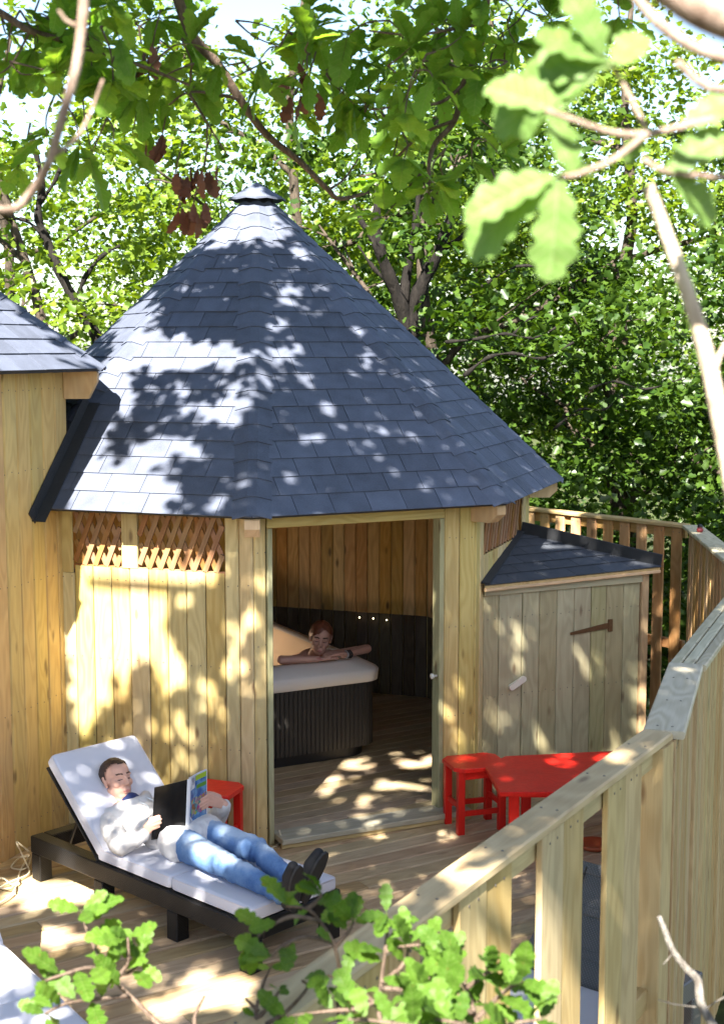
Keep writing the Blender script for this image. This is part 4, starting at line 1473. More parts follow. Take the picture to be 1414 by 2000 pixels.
# --- magazine
def mat_cover():
    n = N('magazine_front')
    uv = n.n('TexCoord').outputs['UV']
    sx = n.n('SeparateXYZ', {0: uv}).outputs
    vr = n.n('TexVoronoi', {'Vector': n.n('VectorMath', {0: uv, 1: (11, 15, 1)}, operation='MULTIPLY').outputs[0], 'Scale': 1.0}).outputs[1]
    figs = n.n('HueSaturation', {'Saturation': 1.0, 'Value': .5, 'Color': vr}).outputs[0]
    wn_ = n.n('TexNoise', {'Vector': n.n('VectorMath', {0: uv, 1: (4, 6, 1)}, operation='MULTIPLY').outputs[0], 'Scale': 1.0, 'Detail': 4.0}).outputs[0]
    blue = n.ramp(wn_, [(.4, (.03, .10, .28, 1)), (.6, (.12, .28, .50, 1))])
    mid = n.math('MULTIPLY', n.math('LESS_THAN', n.math('ABSOLUTE', n.math('SUBTRACT', sx[1], n.math('ADD', .34, n.math('MULTIPLY', wn_, .12)))), .17), n.math('GREATER_THAN', sx[0], .12))
    c = n.mix(mid, blue, n.mix(.35, figs, (.12, .05, .03, 1)))
    grn = n.math('MULTIPLY', n.math('GREATER_THAN', n.math('ADD', sx[1], n.math('MULTIPLY', wn_, .05)), .74), n.math('GREATER_THAN', sx[0], .45))
    c = n.mix(n.math('MULTIPLY', grn, n.math('LESS_THAN', sx[1], .79)), c, (.10, .26, .04, 1))
    top = n.math('MULTIPLY', n.math('GREATER_THAN', sx[1], .88), n.math('GREATER_THAN', sx[0], .38))
    c = n.mix(top, c, (.33, .48, .04, 1))
    pap = n.math('MULTIPLY', n.math('LESS_THAN', sx[0], .34), n.math('GREATER_THAN', sx[1], .76))
    pap2 = n.math('MULTIPLY', n.math('LESS_THAN', n.math('ADD', sx[0], n.math('MULTIPLY', sx[1], 1.6)), .52), n.math('GREATER_THAN', sx[1], .06))
    c = n.mix(n.math('MAXIMUM', pap, pap2), c, n.ramp(wn_, [(.48, (.62, .64, .68, 1)), (.56, (.25, .27, .33, 1))]))
    e = n.math('MAXIMUM', n.math('GREATER_THAN', n.math('ABSOLUTE', n.math('SUBTRACT', sx[0], .5)), .47), n.math('GREATER_THAN', n.math('ABSOLUTE', n.math('SUBTRACT', sx[1], .5)), .48))
    c = n.mix(e, c, (.55, .60, .68, 1))
    n.pbsdf(c, .22, .5)
    return n.m


M_front, M_backc, M_paper = mat_cover(), mat_plain('glossy_black_cover', (.008, .008, .009), .18, .5), mat_plain('paper_edge', (.70, .70, .72), .7, .3)
mag = tag(empty('magazine', MwL @ SB, LA), 'open magazine with a plain black back and colourful front held by the reading man', 'magazine')


def sheet(name, b0, b1, t0, t1, bow, nrm, m, k=10, th=.0016, uv=False, off=0.0):
    V, Fc, U = [], [], []
    for i in range(k + 1):
        t = i / k
        o = nrm * (bow * math.sin(PI * t) * (1 - .4 * t) + off)
        V += [b0 + (b1 - b0) * t + o, t0 + (t1 - t0) * t + o]; U += [(t, 0), (t, 1)]
    n0 = len(V)
    V += [v - nrm * th for v in V]
    for i in range(k):
        Fc.append((2 * i, 2 * i + 2, 2 * i + 3, 2 * i + 1)); Fc.append((n0 + 2 * i + 1, n0 + 2 * i + 3, n0 + 2 * i + 2, n0 + 2 * i))
        Fc.append((2 * i + 2, 2 * i, n0 + 2 * i, n0 + 2 * i + 2)); Fc.append((2 * i + 1, 2 * i + 3, n0 + 2 * i + 3, n0 + 2 * i + 1))
    Fc += [(0, 1, n0 + 1, n0), (2 * k + 1, 2 * k, n0 + 2 * k, n0 + 2 * k + 1)]
    me = mesh(name, V, Fc, m)
    if uv:
        L_ = me.uv_layers.new(name='uv')
        for lp in me.loops: L_.data[lp.index].uv = U[lp.vertex_index % n0]
    return obj(name, me, mag, MwL)


spw = (el * -1).normalized()
SB2, ST2 = SB + Vector((.004, .022, .001)), ST + Vector((.004, .022, .001))
sheet('back_cover', SB, RB, ST, RT, .010, no_r, M_backc)
sheet('front_cover', SB2, LB, ST2, LT, -.012, no_l, M_front, uv=True)
sheet('spine', SB, SB2, ST, ST2, .003, no_l, M_paper, 4)
for q in range(4):
    o1 = -.004 - .003 * q
    sheet('page', SB2, LB + el * .004 * q, ST2 + Vector((0, 0, .004)), LT + el * .004 * q + Vector((0, 0, .003 - .002 * q)), -.012 + .004 * q, no_l, M_paper, 8, .001, False, o1)
    sheet('page', SB, RB + eb * .005 * q, ST - Vector((0, 0, .003)), RT + eb * .005 * q - Vector((0, 0, .004)), .010 - .003 * q, no_r, M_paper, 8, .001, False, o1)
bb = SB + (RB - SB) * .10
b2_ = SB + (RB - SB) * .26
sheet('price_label', bb + (ST - SB) * .035, b2_ + (ST - SB) * .035, bb + (ST - SB) * .105, b2_ + (ST - SB) * .105, 0, no_r, M_paper, 2, .0006, False, .0075)
for i in range(5):
    c = bb + (b2_ - bb) * (.18 + .16 * i)
    d_ = (b2_ - bb) * .05
    sheet('label_print', c + (ST - SB) * .055, c + d_ + (ST - SB) * .055, c + (ST - SB) * .09, c + d_ + (ST - SB) * .09, 0, no_r, M_black, 1, .0004, False, .0085)

# --- the woman leaning on the tub rim, in tub coordinates
HWm = head_frame((.615, -.70, .96), (-.42, -.86, -.16), (.13, -.02, 1))
g = Geo(); head_geo(g, HWm, True)
CP(HWm @ Vector((0, -.03, -.05)), (.60, -.60, .80), .044, .048)
CP((.46, -.56, .76), (.76, -.54, .77), .058, .058)
CP((.61, -.54, .72), (.60, -.40, .52), .13, .12)
CP((.44, -.58, .77), (.24, -.80, .850), .040, .034); CP((.24, -.80, .850), (.50, -.885, .845), .033, .023)
CP((.78, -.56, .78), (.97, -.79, .858), .040, .034); CP((.97, -.79, .858), (.70, -.905, .855), .033, .022)
hand(g, (.50, -.885, .845), (.555, -.90, .850), (1, -.12, .02), (0, -1, -.1), (0, 0, -1), .25, .85)
hand(g, (.70, -.905, .872), (.645, -.905, .876), (-1, .05, .0), (0, -1, -.1), (0, 0, -1), .25, .85)
woman = blend('person', g, .0045, 4, M_skinw, None, TMx)
tag(woman, 'woman with auburn hair resting her folded arms on the hot tub rim', 'person')
paint_face(woman, HWm, (M_brow, M_lip, M_eye))


def keep_w(c):
    x, y, z = c
    front = .095 - .05 * abs(x + .02) / .07
    if y > .03: return z > front + max(0, .02 - abs(x)) * 0
    return z > -.055 - max(0, -y) * .3 and not (y > -.005 and z < .0 and abs(x) < .05)


hair = hair_cap('hair', HWm, keep_w, M_hairw, woman, TMx, .011, 8)
g = Geo(); g.add(*capsule(HWm @ Vector((0, -.105, .03)), HWm @ Vector((.02, -.125, -.02)), .038, .03)); mobj('hair_bun', g.v, g.f, M_hairw, woman, True, TMx)
for x in (.735, .752, .769):
    V, Fc = [], []
    g = Geo()
    ring_ = [Vector((x + .004 * math.sin(k), -.893 + .029 * math.cos(2 * PI * k / 16), .857 + .029 * math.sin(2 * PI * k / 16))) for k in range(17)]
    g.tube(ring_, .006, 6)
    mobj('bracelet', g.v, g.f, mat_plain('bracelet_beads', (.35, .33, .33), .3, .6) if x < .74 else M_black, woman, True, TMx)


# ------------------------------------------------------------------ leaves
def oak_outline(seed, lobes=4):
    r = random.Random(seed)
    half = []
    n = 28
    ph = r.uniform(-.08, .08)
    for i in range(n + 1):
        t = i / n
        env = .37 * max(0.0, t) ** .55 * max(0.0, 1 - t ** 3.2) ** .6 * 1.05 + .012
        lob = .62 + .38 * abs(math.cos(PI * (t * (lobes + .15) + ph))) ** .7
        half.append((env * lob * (1 + r.uniform(-.06, .06)), t))
    return half


def oak_mesh(seed, m):
    r = random.Random(seed)
    L_, R_ = oak_outline(seed), oak_outline(seed + 50)
    V, Fc = [], []
    fold, droop, tw_ = r.uniform(.12, .4), r.uniform(.05, .35), r.uniform(-.2, .2)

    def z(x, t): return fold * abs(x) - droop * t * t + .03 * math.sin(t * 17 + seed) * abs(x) * 3 + tw_ * x * t
    n = len(L_)
    for (xl, t), (xr, _) in zip(L_, R_):
        V += [(-xl, t, z(xl, t)), (0, t, z(0, t)), (xr, t, z(xr, t) + 0)]
    for i in range(n - 1):
        a = 3 * i
        Fc += [(a, a + 1, a + 4, a + 3), (a + 1, a + 2, a + 5, a + 4)]
    # stalk and raised midrib
    s = len(V)
    for t in (-.12, 0, .5, .95):
        w = .012 * (1.1 - t); zz = z(0, max(t, 0)) + .004
        V += [(-w, t, zz), (w, t, zz), (0, t, zz + w)]
    for i in range(3):
        for j in range(3): Fc.append((s + 3 * i + j, s + 3 * i + (j + 1) % 3, s + 3 * i + 3 + (j + 1) % 3, s + 3 * i + 3 + j))
    return mesh('leaf', V, Fc, m, True)


OAK = {m.name: [oak_mesh(i * 3 + 1, m) for i in range(7)] for m in (M_leafn, M_leaft, M_leafp, M_dry)}


def leaf(parent, pos, d, up, size, m=M_leafn, name='leaf'):
    y = Vector(d).normalized(); z = Vector(up); z = (z - y * z.dot(y))
    z = z.normalized() if z.length > 1e-4 else Vector((0, 0, 1)); x = y.cross(z)
    M_ = frame(x, y, z, Vector(pos) + y * .12 * size) @ Matrix.Scale(size, 4)
    return obj(name, random.choice(OAK[m.name]), parent, M_)


def rvec(): return Vector((random.gauss(0, 1), random.gauss(0, 1), random.gauss(0, 1))).normalized()


def rosette(parent, c, axis, n, size, m, spread=.9, upv=(0, 0, 1)):
    axis = Vector(axis).normalized()
    for i in range(n):
        s = rvec(); s = (s - axis * s.dot(axis)).normalized()
        d = (axis * random.uniform(.2, .9) + s * spread).normalized()
        leaf(parent, Vector(c), d, Vector(upv) + rvec() * .45, size * random.uniform(.7, 1.2), m)


def leaf_cloud(name, P, size, m, parent=None, mat=None, upb=.6, seed=0, drop=.3):
    """many small four-faced leaves in one mesh"""
    P = np.asarray(P); n = len(P)
    r = np.random.default_rng(seed)
    nz = r.normal(size=(n, 3)); nz[:, 2] = np.abs(nz[:, 2]) + upb; nz /= np.linalg.norm(nz, axis=1)[:, None]
    d = r.normal(size=(n, 3)); d[:, 2] -= drop
    d -= nz * (d * nz).sum(1)[:, None]; d /= np.linalg.norm(d, axis=1)[:, None] + 1e-9
    x = np.cross(d, nz)
    s = (size * r.uniform(.6, 1.3, n))[:, None]
    T = [(0, 0, 0), (-.26, .22, .05), (-.20, .42, .03), (-.36, .62, .08), (0, 1, -.10), (.36, .66, .08), (.20, .40, .03), (.26, .24, .05), ]
    k = len(T)
    V = np.empty((n, k, 3))
    for i, (a, b, c) in enumerate(T): V[:, i] = P + s * (x * a + d * b + nz * c)
    me = bpy.data.meshes.new(name)
    tri = np.array([(0, 7, 6), (0, 6, 4), (0, 4, 2), (0, 2, 1), (6, 5, 4), (2, 4, 3)])
    nf = len(tri)
    idx = (np.arange(n)[:, None, None] * k + tri[None]).reshape(-1)
    me.vertices.add(n * k); me.vertices.foreach_set('co', V.reshape(-1))
    me.loops.add(n * nf * 3); me.loops.foreach_set('vertex_index', idx.astype(np.int32))
    me.polygons.add(n * nf); me.polygons.foreach_set('loop_start', np.arange(0, n * nf * 3, 3, dtype=np.int32))
    me.update(calc_edges=True)
    a = me.attributes.new('tint', 'FLOAT', 'POINT')
    a.data.foreach_set('value', np.repeat(r.random(n) * .999, k).astype(np.float32))
    me.materials.append(m)
    return obj(name, me, parent, mat)


# ------------------------------------------------------------------ trees behind
def tree(label, x, y, height, cr, seed, nleaf_, lean=(0, 0), m=M_leaf, tr=.16, low=.25, size=.11, forks=5, group=None, name='oak_tree', clump=.29, fill=1.0):
    nleaf = int(nleaf_ * 2.1)
    r = random.Random(seed); q = np.random.default_rng(seed)
    z0 = ground_z(x, y) - .1
    t = thing(name, label, 'tree', (x, y, z0), group)
    g = Geo()
    base = Vector((x, y, z0)); top = Vector((x + lean[0], y + lean[1], z0 + height * .92))
    path = [base + (top - base) * k + Vector((r.uniform(-.2, .2), r.uniform(-.2, .2), 0)) * (k > 0) for k in np.linspace(0, 1, 8)]
    path = smooth_path(path, 3)
    g.tube(path, [tr * (1 - .85 * i / len(path)) for i in range(len(path))], 9)
    g.build('trunk', M_bark, t)
    tips = []
    cc = Vector((x + lean[0] * .6, y + lean[1] * .6, z0 + height * (low + (1 - low) / 2)))
    rz = height * (1 - low) / 2
    for i in range(forks):
        k = low * .6 + (1 - low * .6) * (i + r.random() * .6) / forks * .85
        p0 = path[int(k * (len(path) - 1))]
        a = 2 * PI * (i * .382 + r.random() * .15)
        ln = cr * r.uniform(.7, 1.05) * math.sqrt(max(.15, 1 - ((p0.z - cc.z) / (rz * 1.15)) ** 2))
        p3 = p0 + Vector((math.cos(a) * ln, math.sin(a) * ln, ln * r.uniform(.25, .8)))
        pts = [p0 + (p3 - p0) * s + Vector((r.uniform(-.18, .18), r.uniform(-.18, .18), r.uniform(-.15, .15))) * (0 < s < 1) for s in (0, .25, .5, .75, 1)]
        pts = smooth_path(pts, 3)
        gg = Geo(); r0 = tr * .5 * (1 - .6 * k)
        gg.tube(pts, [r0 * (1 - .8 * j / len(pts)) for j in range(len(pts))], 7)
        for j in range(5):
            b = pts[int(len(pts) * (.35 + .6 * j / 5))]
            e = b + Vector((r.uniform(-1, 1), r.uniform(-1, 1), r.uniform(-.2, .7))) * ln * .38
            md = (b + e) / 2 + Vector((r.uniform(-.1, .1), r.uniform(-.1, .1), r.uniform(-.05, .15)))
            gg.tube(smooth_path([b, md, e], 3), [r0 * .35, r0 * .3, r0 * .25, r0 * .22, r0 * .18, r0 * .14, r0 * .1], 5)
            tips += [e, md]
        gg.build('limb', M_bark, t)
        tips += pts[len(pts) // 2:]
    P = []
    nc = max(30, int(nleaf / 92))
    cs = []
    for i in range(nc):
        if i % 2 and tips: c = np.array(tips[r.randrange(len(tips))]) + q.normal(size=3) * .25
        else:
            v = q.normal(size=3); v /= np.linalg.norm(v); v *= q.uniform(.25, 1) ** .45
            c = np.array(cc) + v * np.array([cr, cr, rz])
        cs.append(c)
    per = int(nleaf / nc)
    for c in cs:
        k = int(per * q.uniform(.4, 1.6))
        P.append(c + q.normal(size=(k, 3)) * np.array([clump, clump, clump * .5]) * q.uniform(.6, 1.2))
    P = np.concatenate(P)
    P = P[P[:, 2] > z0 + .25][:int(nleaf * .8)]
    leaf_cloud('crown', P, size * 1.05, m, t, None, .5, seed)
    return t


GR = 'oaks of the wood behind the hut'
#      label, x, y, height, crown radius, seed, leaves, lean
TREES = [
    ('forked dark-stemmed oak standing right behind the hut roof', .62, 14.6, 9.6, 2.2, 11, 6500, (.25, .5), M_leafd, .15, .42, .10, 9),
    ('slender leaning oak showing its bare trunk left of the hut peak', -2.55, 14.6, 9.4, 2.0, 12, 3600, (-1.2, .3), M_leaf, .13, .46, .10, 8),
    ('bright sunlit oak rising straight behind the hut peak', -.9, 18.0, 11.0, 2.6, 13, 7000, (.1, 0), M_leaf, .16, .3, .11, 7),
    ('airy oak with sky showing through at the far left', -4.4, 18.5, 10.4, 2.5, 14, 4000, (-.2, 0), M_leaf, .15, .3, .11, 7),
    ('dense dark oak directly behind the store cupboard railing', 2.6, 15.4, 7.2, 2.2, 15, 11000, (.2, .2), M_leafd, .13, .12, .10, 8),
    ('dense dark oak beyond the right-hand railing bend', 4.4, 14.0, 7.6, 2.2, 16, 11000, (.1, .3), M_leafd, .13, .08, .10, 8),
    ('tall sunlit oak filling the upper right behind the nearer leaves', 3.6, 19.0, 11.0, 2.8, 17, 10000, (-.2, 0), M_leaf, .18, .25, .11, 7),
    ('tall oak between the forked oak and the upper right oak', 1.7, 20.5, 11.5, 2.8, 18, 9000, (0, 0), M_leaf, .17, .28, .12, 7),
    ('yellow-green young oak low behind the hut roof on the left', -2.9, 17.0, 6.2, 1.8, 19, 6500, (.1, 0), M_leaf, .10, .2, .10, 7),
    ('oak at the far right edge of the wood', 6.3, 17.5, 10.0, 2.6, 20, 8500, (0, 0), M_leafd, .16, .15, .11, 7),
    ('oak beyond the left edge above the taller hut', -7.2, 17.5, 10.5, 2.6, 21, 6000, (0, 0), M_leaf, .16, .3, .11, 7),
]
for a in TREES:
    tree(a[0], a[1], a[2], a[3], a[4], a[5], a[6], a[7], a[8], a[9], a[10], a[11], a[12], GR)
tree_by = {o['label']: o for o in COL.objects if o.get('category') == 'tree'}
M_barkd = mat_bark('dark_bark', (.005, .004, .0035), (.018, .0145, .012))


def stems(key, ds):
    t = [o for l, o in tree_by.items() if key in l][0]
    for pts, r0, r1 in ds:
        P_ = smooth_path([at(x, y, d) for x, y, d in pts], 4)
        g_ = Geo(); g_.tube(P_, [r0 + (r1 - r0) * i / (len(P_) - 1) + .008 * math.sin(i * 1.7) for i in range(len(P_))], 8)
        g_.build('limb', M_barkd, t)


stems('forked dark', (([(815, 760, 14.4), (800, 680, 14.3), (785, 600, 14.2), (760, 540, 14.1), (740, 480, 14.0), (735, 420, 14.0), (742, 360, 14.0)], .095, .035), ([(800, 680, 14.3), (815, 580, 14.2), (842, 520, 14.1), (868, 455, 14.0), (885, 400, 14.0), (880, 340, 14.0)], .085, .03),
                      ([(785, 600, 14.2), (800, 500, 14.2), (812, 440, 14.2), (818, 370, 14.2)], .06, .025), ([(745, 500, 14.0), (710, 440, 14.0), (690, 400, 14.0)], .035, .015), ([(855, 490, 14.1), (905, 460, 14.0), (950, 410, 14.0)], .035, .015),
                      ([(770, 560, 14.1), (735, 530, 14.1), (700, 480, 14.1)], .03, .012)))
stems('slender leaning', (([(205, 690, 13.6), (175, 630, 13.6), (150, 595, 13.6), (115, 525, 13.6), (88, 460, 13.6), (75, 420, 13.6), (82, 350, 13.6), (60, 260, 13.6)], .07, .025), ([(150, 595, 13.6), (165, 545, 13.6), (200, 500, 13.6), (235, 480, 13.6)], .03, .012), ([(88, 460, 13.6), (50, 430, 13.6), (20, 430, 13.6)], .025, .01), ([(75, 400, 13.6), (110, 350, 13.6), (130, 290, 13.6)], .025, .01)))
stems('dense dark oak directly', (([(870, 668, 13.2), (930, 662, 13.1), (985, 652, 13.0), (1040, 660, 13.0), (1085, 640, 13.0)], .016, .006), ([(905, 735, 13.2), (950, 700, 13.2), (1000, 690, 13.1), (1060, 700, 13.1), (1120, 668, 13.1)], .020, .006), ([(1000, 655, 13.0), (1030, 625, 13.0), (1075, 610, 13.0)], .008, .004),
                                  ([(1150, 760, 13.2), (1200, 745, 13.2), (1260, 760, 13.2), (1330, 740, 13.2)], .012, .005), ([(1080, 840, 13.2), (1130, 800, 13.2), (1180, 800, 13.1), (1215, 770, 13.1)], .010, .004), ([(940, 560, 13.6), (1010, 520, 13.6), (1090, 525, 13.6), (1150, 500, 13.6)], .014, .005)))
# the far wood: one mass
P = []
q = np.random.default_rng(5)
for i in range(430):
    x = q.uniform(-16, 18); y = q.uniform(23, 34)
    thin = 1.0 if x > -1 else .45
    z = q.uniform(-2.5, 5.5 + 3.5 * q.random() * thin)
    P.append(np.array([x, y, z]) + q.normal(size=(int(150 * (.6 + .4 * thin)), 3)) * np.array([.75, .75, .45]))
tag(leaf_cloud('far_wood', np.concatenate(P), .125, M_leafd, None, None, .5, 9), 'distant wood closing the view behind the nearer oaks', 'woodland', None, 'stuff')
P = []
for i in range(150):
    x = q.uniform(-9, 10); y = q.uniform(13.6, 22)
    if -4.6 < x < 1.2 and y < 14.6: y += 1.5
    P.append(np.array([x, y, ground_z(x, y) + q.uniform(.2, 1.6)]) + q.normal(size=(110, 3)) * np.array([.5, .5, .35]))
for i in range(26):
    y = q.uniform(7, 14); x = 3.4 + q.uniform(0, 2.5) + .1 * (y - 7)
    P.append(np.array([x, y, ground_z(x, y) + q.uniform(.2, 2.2)]) + q.normal(size=(110, 3)) * np.array([.45, .45, .4]))
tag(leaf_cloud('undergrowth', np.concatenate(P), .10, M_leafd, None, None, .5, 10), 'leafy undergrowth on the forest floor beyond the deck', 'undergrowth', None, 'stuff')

# ------------------------------------------------------------------ the big oak over the deck: its crown throws the dappled shade
# where the photograph is sunlit: (x, y, rx, ry) in photo pixels
LIT = [(130, 940, 120, 75), (250, 960, 110, 60), (330, 880, 90, 25), (150, 850, 60, 60), (330, 690, 110, 42), (260, 620, 50, 110), (430, 690, 60, 30), (230, 760, 45, 60),
       (480, 420, 75, 70), (420, 450, 60, 40), (560, 575, 40, 22), (565, 690, 45, 26), (540, 640, 35, 18), (460, 780, 30, 50), (520, 740, 26, 30), (600, 745, 35, 18), (540, 820, 40, 14),
       (590, 860, 34, 18), (640, 800, 28, 14), (510, 918, 26, 14), (575, 940, 30, 15), (465, 940, 20, 10), (700, 690, 26, 9), (725, 718, 28, 9), (690, 650, 24, 9), (800, 865, 22, 8), (860, 820, 22, 10),
       (830, 760, 25, 8), (880, 860, 18, 6), (720, 872, 16, 8), (620, 610, 30, 12), (600, 500, 35, 10), (640, 560, 30, 10), (560, 470, 25, 14), (390, 800, 40, 22), (350, 760, 20, 14), (440, 830, 30, 16),
       (210, 1180, 120, 130), (330, 1130, 90, 60), (170, 1330, 40, 120), (400, 1120, 60, 40), (495, 1190, 22, 55), (460, 1235, 28, 28), (300, 1270, 40, 30), (240, 1350, 22, 42), (330, 1330, 16, 40), (355, 1300, 14, 36),
       (400, 1340, 16, 36), (430, 1380, 16, 26), (375, 1410, 24, 22), (410, 1450, 22, 18), (500, 1340, 22, 26), (345, 1440, 18, 16), (450, 1310, 12, 30), (380, 1480, 30, 12), (290, 1420, 12, 20),
       (60, 1740, 70, 38), (150, 1735, 46, 30), (110, 1830, 50, 28), (200, 1830, 40, 20), (420, 1930, 80, 44), (330, 1960, 60, 30), (60, 1960, 80, 60), (270, 1900, 30, 16), (480, 1955, 40, 26),
       (695, 1497, 34, 17), (760, 1470, 40, 14), (805, 1450, 34, 10), (660, 1535, 26, 12), (760, 1542, 34, 12), (715, 1572, 26, 10), (820, 1540, 26, 10), (845, 1495, 22, 15), (640, 1560, 16, 8), (800, 1500, 20, 8),
       (710, 1603, 22, 10), (772, 1592, 22, 8), (740, 1628, 34, 10), (810, 1662, 17, 8), (835, 1580, 18, 7), (690, 1430, 44, 34), (710, 1400, 24, 24), (860, 1640, 16, 6), (880, 1630, 22, 8), (720, 1700, 24, 7),
       (880, 1420, 10, 42), (895, 1360, 10, 22), (1012, 1265, 26, 38), (1140, 1285, 26, 20), (1035, 1430, 13, 26), (965, 1390, 16, 18), (1150, 1310, 16, 12), (1095, 1485, 26, 13), (940, 1470, 30, 9), (905, 1475, 20, 8),
       (1225, 1478, 60, 28), (930, 1705, 50, 22), (860, 1745, 30, 16), (1000, 1690, 30, 14), (1120, 1545, 24, 10), (210, 1482, 30, 12), (150, 1500, 30, 12), (285, 1592, 14, 14), (240, 1650, 20, 12), (370, 1650, 26, 14), (400, 1690, 40, 14),
       (450, 1700, 26, 12), (300, 1720, 34, 10), (440, 1660, 24, 9), (560, 1690, 20, 8), (900, 1100, 14, 10), (1095, 1068, 26, 8), (1140, 1060, 20, 6), (1010, 1115, 14, 6), (985, 1050, 12, 8)]
LIT = np.array(LIT, float)


def project(P):
    c, s = math.cos(PITCH), math.sin(PITCH)
    z = P[:, 2] - CAM_H
    d = P[:, 1] * c - z * s; u_ = P[:, 1] * s + z * c
    return 707 + F_PX * P[:, 0] / d, 1000 - F_PX * u_ / d


def first_hit(O):
    """follow sunlight down from points O to the hut roof, front walls, furniture tops, rail or deck"""
    sd = np.array(SD); n = len(O)
    best = np.full(n, 1e9)

    def plane(p0, nrm, test):
        nonlocal best
        p0, nrm = np.array(p0), np.array(nrm)
        t = ((p0 - O) @ nrm) / (sd @ nrm)
        H = O + t[:, None] * sd
        ok = (t > 0) & test(H) & (t < best)
        best = np.where(ok, t, best)
    for k in (-2, -1, 0, 1):
        A, B = np.array(oct_c(HC, k, ER, EZ)), np.array(oct_c(HC, k + 1, ER, EZ)); Pk = np.array(peak)
        nr_ = np.cross(B - A, Pk - A)

        def tst(H, A=A, B=B, Pk=Pk, nr_=nr_):
            r = np.ones(len(H), bool)
            for a, b in ((A, B), (B, Pk), (Pk, A)): r &= (np.cross(b - a, H - a) @ nr_) > 0
            return r
        plane(A, nr_, tst)
    for k in (-1, 0):
        A, B = hw(k), hw(k + 1); u_, n_, L_ = edge_frame(A, B)
        u_ = np.array(u_); A_ = np.array(A)

        def tst2(H, A_=A_, u_=u_, L_=L_, k=k):
            s = (H - A_) @ u_ / L_
            inw = (s > 0) & (s < 1) & (H[:, 2] > 0) & (H[:, 2] < 2.15)
            return inw if k < 0 else inw & ~((s > .075) & (s < .825) & (H[:, 2] < 2.04))
        plane(A, n_, tst2)
    A, B = P0, P1; u_ = np.array((B - A).normalized()); A_ = np.array(A)
    plane(A, edge_frame(A, B)[1], lambda H: ((H - A_) @ u_ > 0) & ((H - A_) @ u_ < 1.32) & (H[:, 2] > 0) & (H[:, 2] < ZT))
    nn_ = np.array((E1 - E0).cross(E2 - E0))
    plane(E0, nn_, lambda H: np.all([np.cross(np.array(b - a), H - np.array(a)) @ nn_ > 0 for a, b in ((E0, E1), (E1, E2), (E2, E0))], axis=0))
    plane((0, 0, .45), (0, 0, 1), lambda H: (H[:, 0] > .55) & (H[:, 0] < 1.86) & (H[:, 1] > 8.4) & (H[:, 1] < 9.3))
    plane((0, 0, .40), (0, 0, 1), lambda H: np.abs((H - np.array(LO) - np.array([.96 * .731 + .33 * .682, -.96 * .682 + .33 * .731, 0])) @ np.array([.682, .731, 0])) < .36)
    p, q = np.array([-.75, 2.16, 0]), np.array([1.085, 5.318, 0]); uu = (q - p) / np.linalg.norm(q - p); nn = np.array([uu[1], -uu[0], 0])
    plane((0, 0, RAIL_Z), (0, 0, 1), lambda H: ((H - p) @ uu > 0) & ((H - p) @ uu < 3.65) & ((H - p) @ nn > -.02) & ((H - p) @ nn < .14))
    plane(FR, -tv, lambda H: ((H - np.array(FR)) @ np.array(tu) > -2.0) & ((H - np.array(FR)) @ np.array(tu) < 0) & (H[:, 2] < .83) & (H[:, 2] > 0))
    plane((0, 0, .02), (0, 0, 1), lambda H: np.ones(len(H), bool))
    return O + best[:, None] * sd


def shade_keep(O, r):
    """thin the crown where the photograph shows sun coming through"""
    H = first_hit(O)
    px, py = project(H)
    ins = (H[:, 1] > 1.5) & (px > -150) & (px < 1560) & (py > 330) & (py < 2150)
    hot = np.zeros(len(O), bool)
    for x, y, rx, ry in LIT: hot |= ((px - x) / (rx + 3)) ** 2 + ((py - y) / (ry + 3)) ** 2 < 1
    left = (px < 70) & (py > 560) & (py < 1000)
    return ins & ~hot & ~left


big = thing('overhanging_oak', 'big oak leaning over the deck, whose crown dapples the hut with shade', 'tree', (3.3, -2.2, ground_z(3.3, -2.2) - .1))
g = Geo()
tb0 = Vector((3.3, -2.2, ground_z(3.3, -2.2) - .1))
tp_ = smooth_path([tb0, tb0 + Vector((-.1, .2, 2.5)), tb0 + Vector((-.4, .7, 4.6)), tb0 + Vector((-1.0, 1.6, 6.2)), tb0 + Vector((-1.6, 2.8, 7.6))], 5)
g.tube(tp_, [.30 - .19 * i / len(tp_) for i in range(len(tp_))], 12)
g.build('trunk', M_bark, big)
limbs = []
for j, (i0, e) in enumerate(((12, (-1.5, 5.5, 6.8)), (14, (1.5, 6.5, 6.7)), (16, (-3.2, 3.6, 7.4)), (18, (.2, 7.8, 7.9)), (20, (3.2, 5.0, 7.6)), (10, (2.6, 3.6, 5.9)), (17, (-.9, 3.4, 7.0)))):
    a = tp_[i0]; e = Vector(e)
    pts = smooth_path([a, a + (e - a) * .35 + Vector((.1, -.1, .25)), a + (e - a) * .7 + Vector((-.15, .1, .25)), e], 5)
    gg = Geo(); gg.tube(pts, [.10 - .075 * i / len(pts) for i in range(len(pts))], 8)
    gg.build('limb', M_bark, big); limbs.append(pts)
q = np.random.default_rng(31)
cand = []
for lay in range(2):
    n = 34000
    zz = q.uniform(6.0, 7.8, n)
    # random points seen from the deck towards the sun, spread over everything in view
    tx, ty = q.uniform(-3.4, 3.9, n), q.uniform(3.0, 15.5, n)
    t = zz / -SD.z
    O = np.stack([tx - SD.x * t, ty - SD.y * t, zz], 1)
    cand.append(O)
O = np.concatenate(cand)
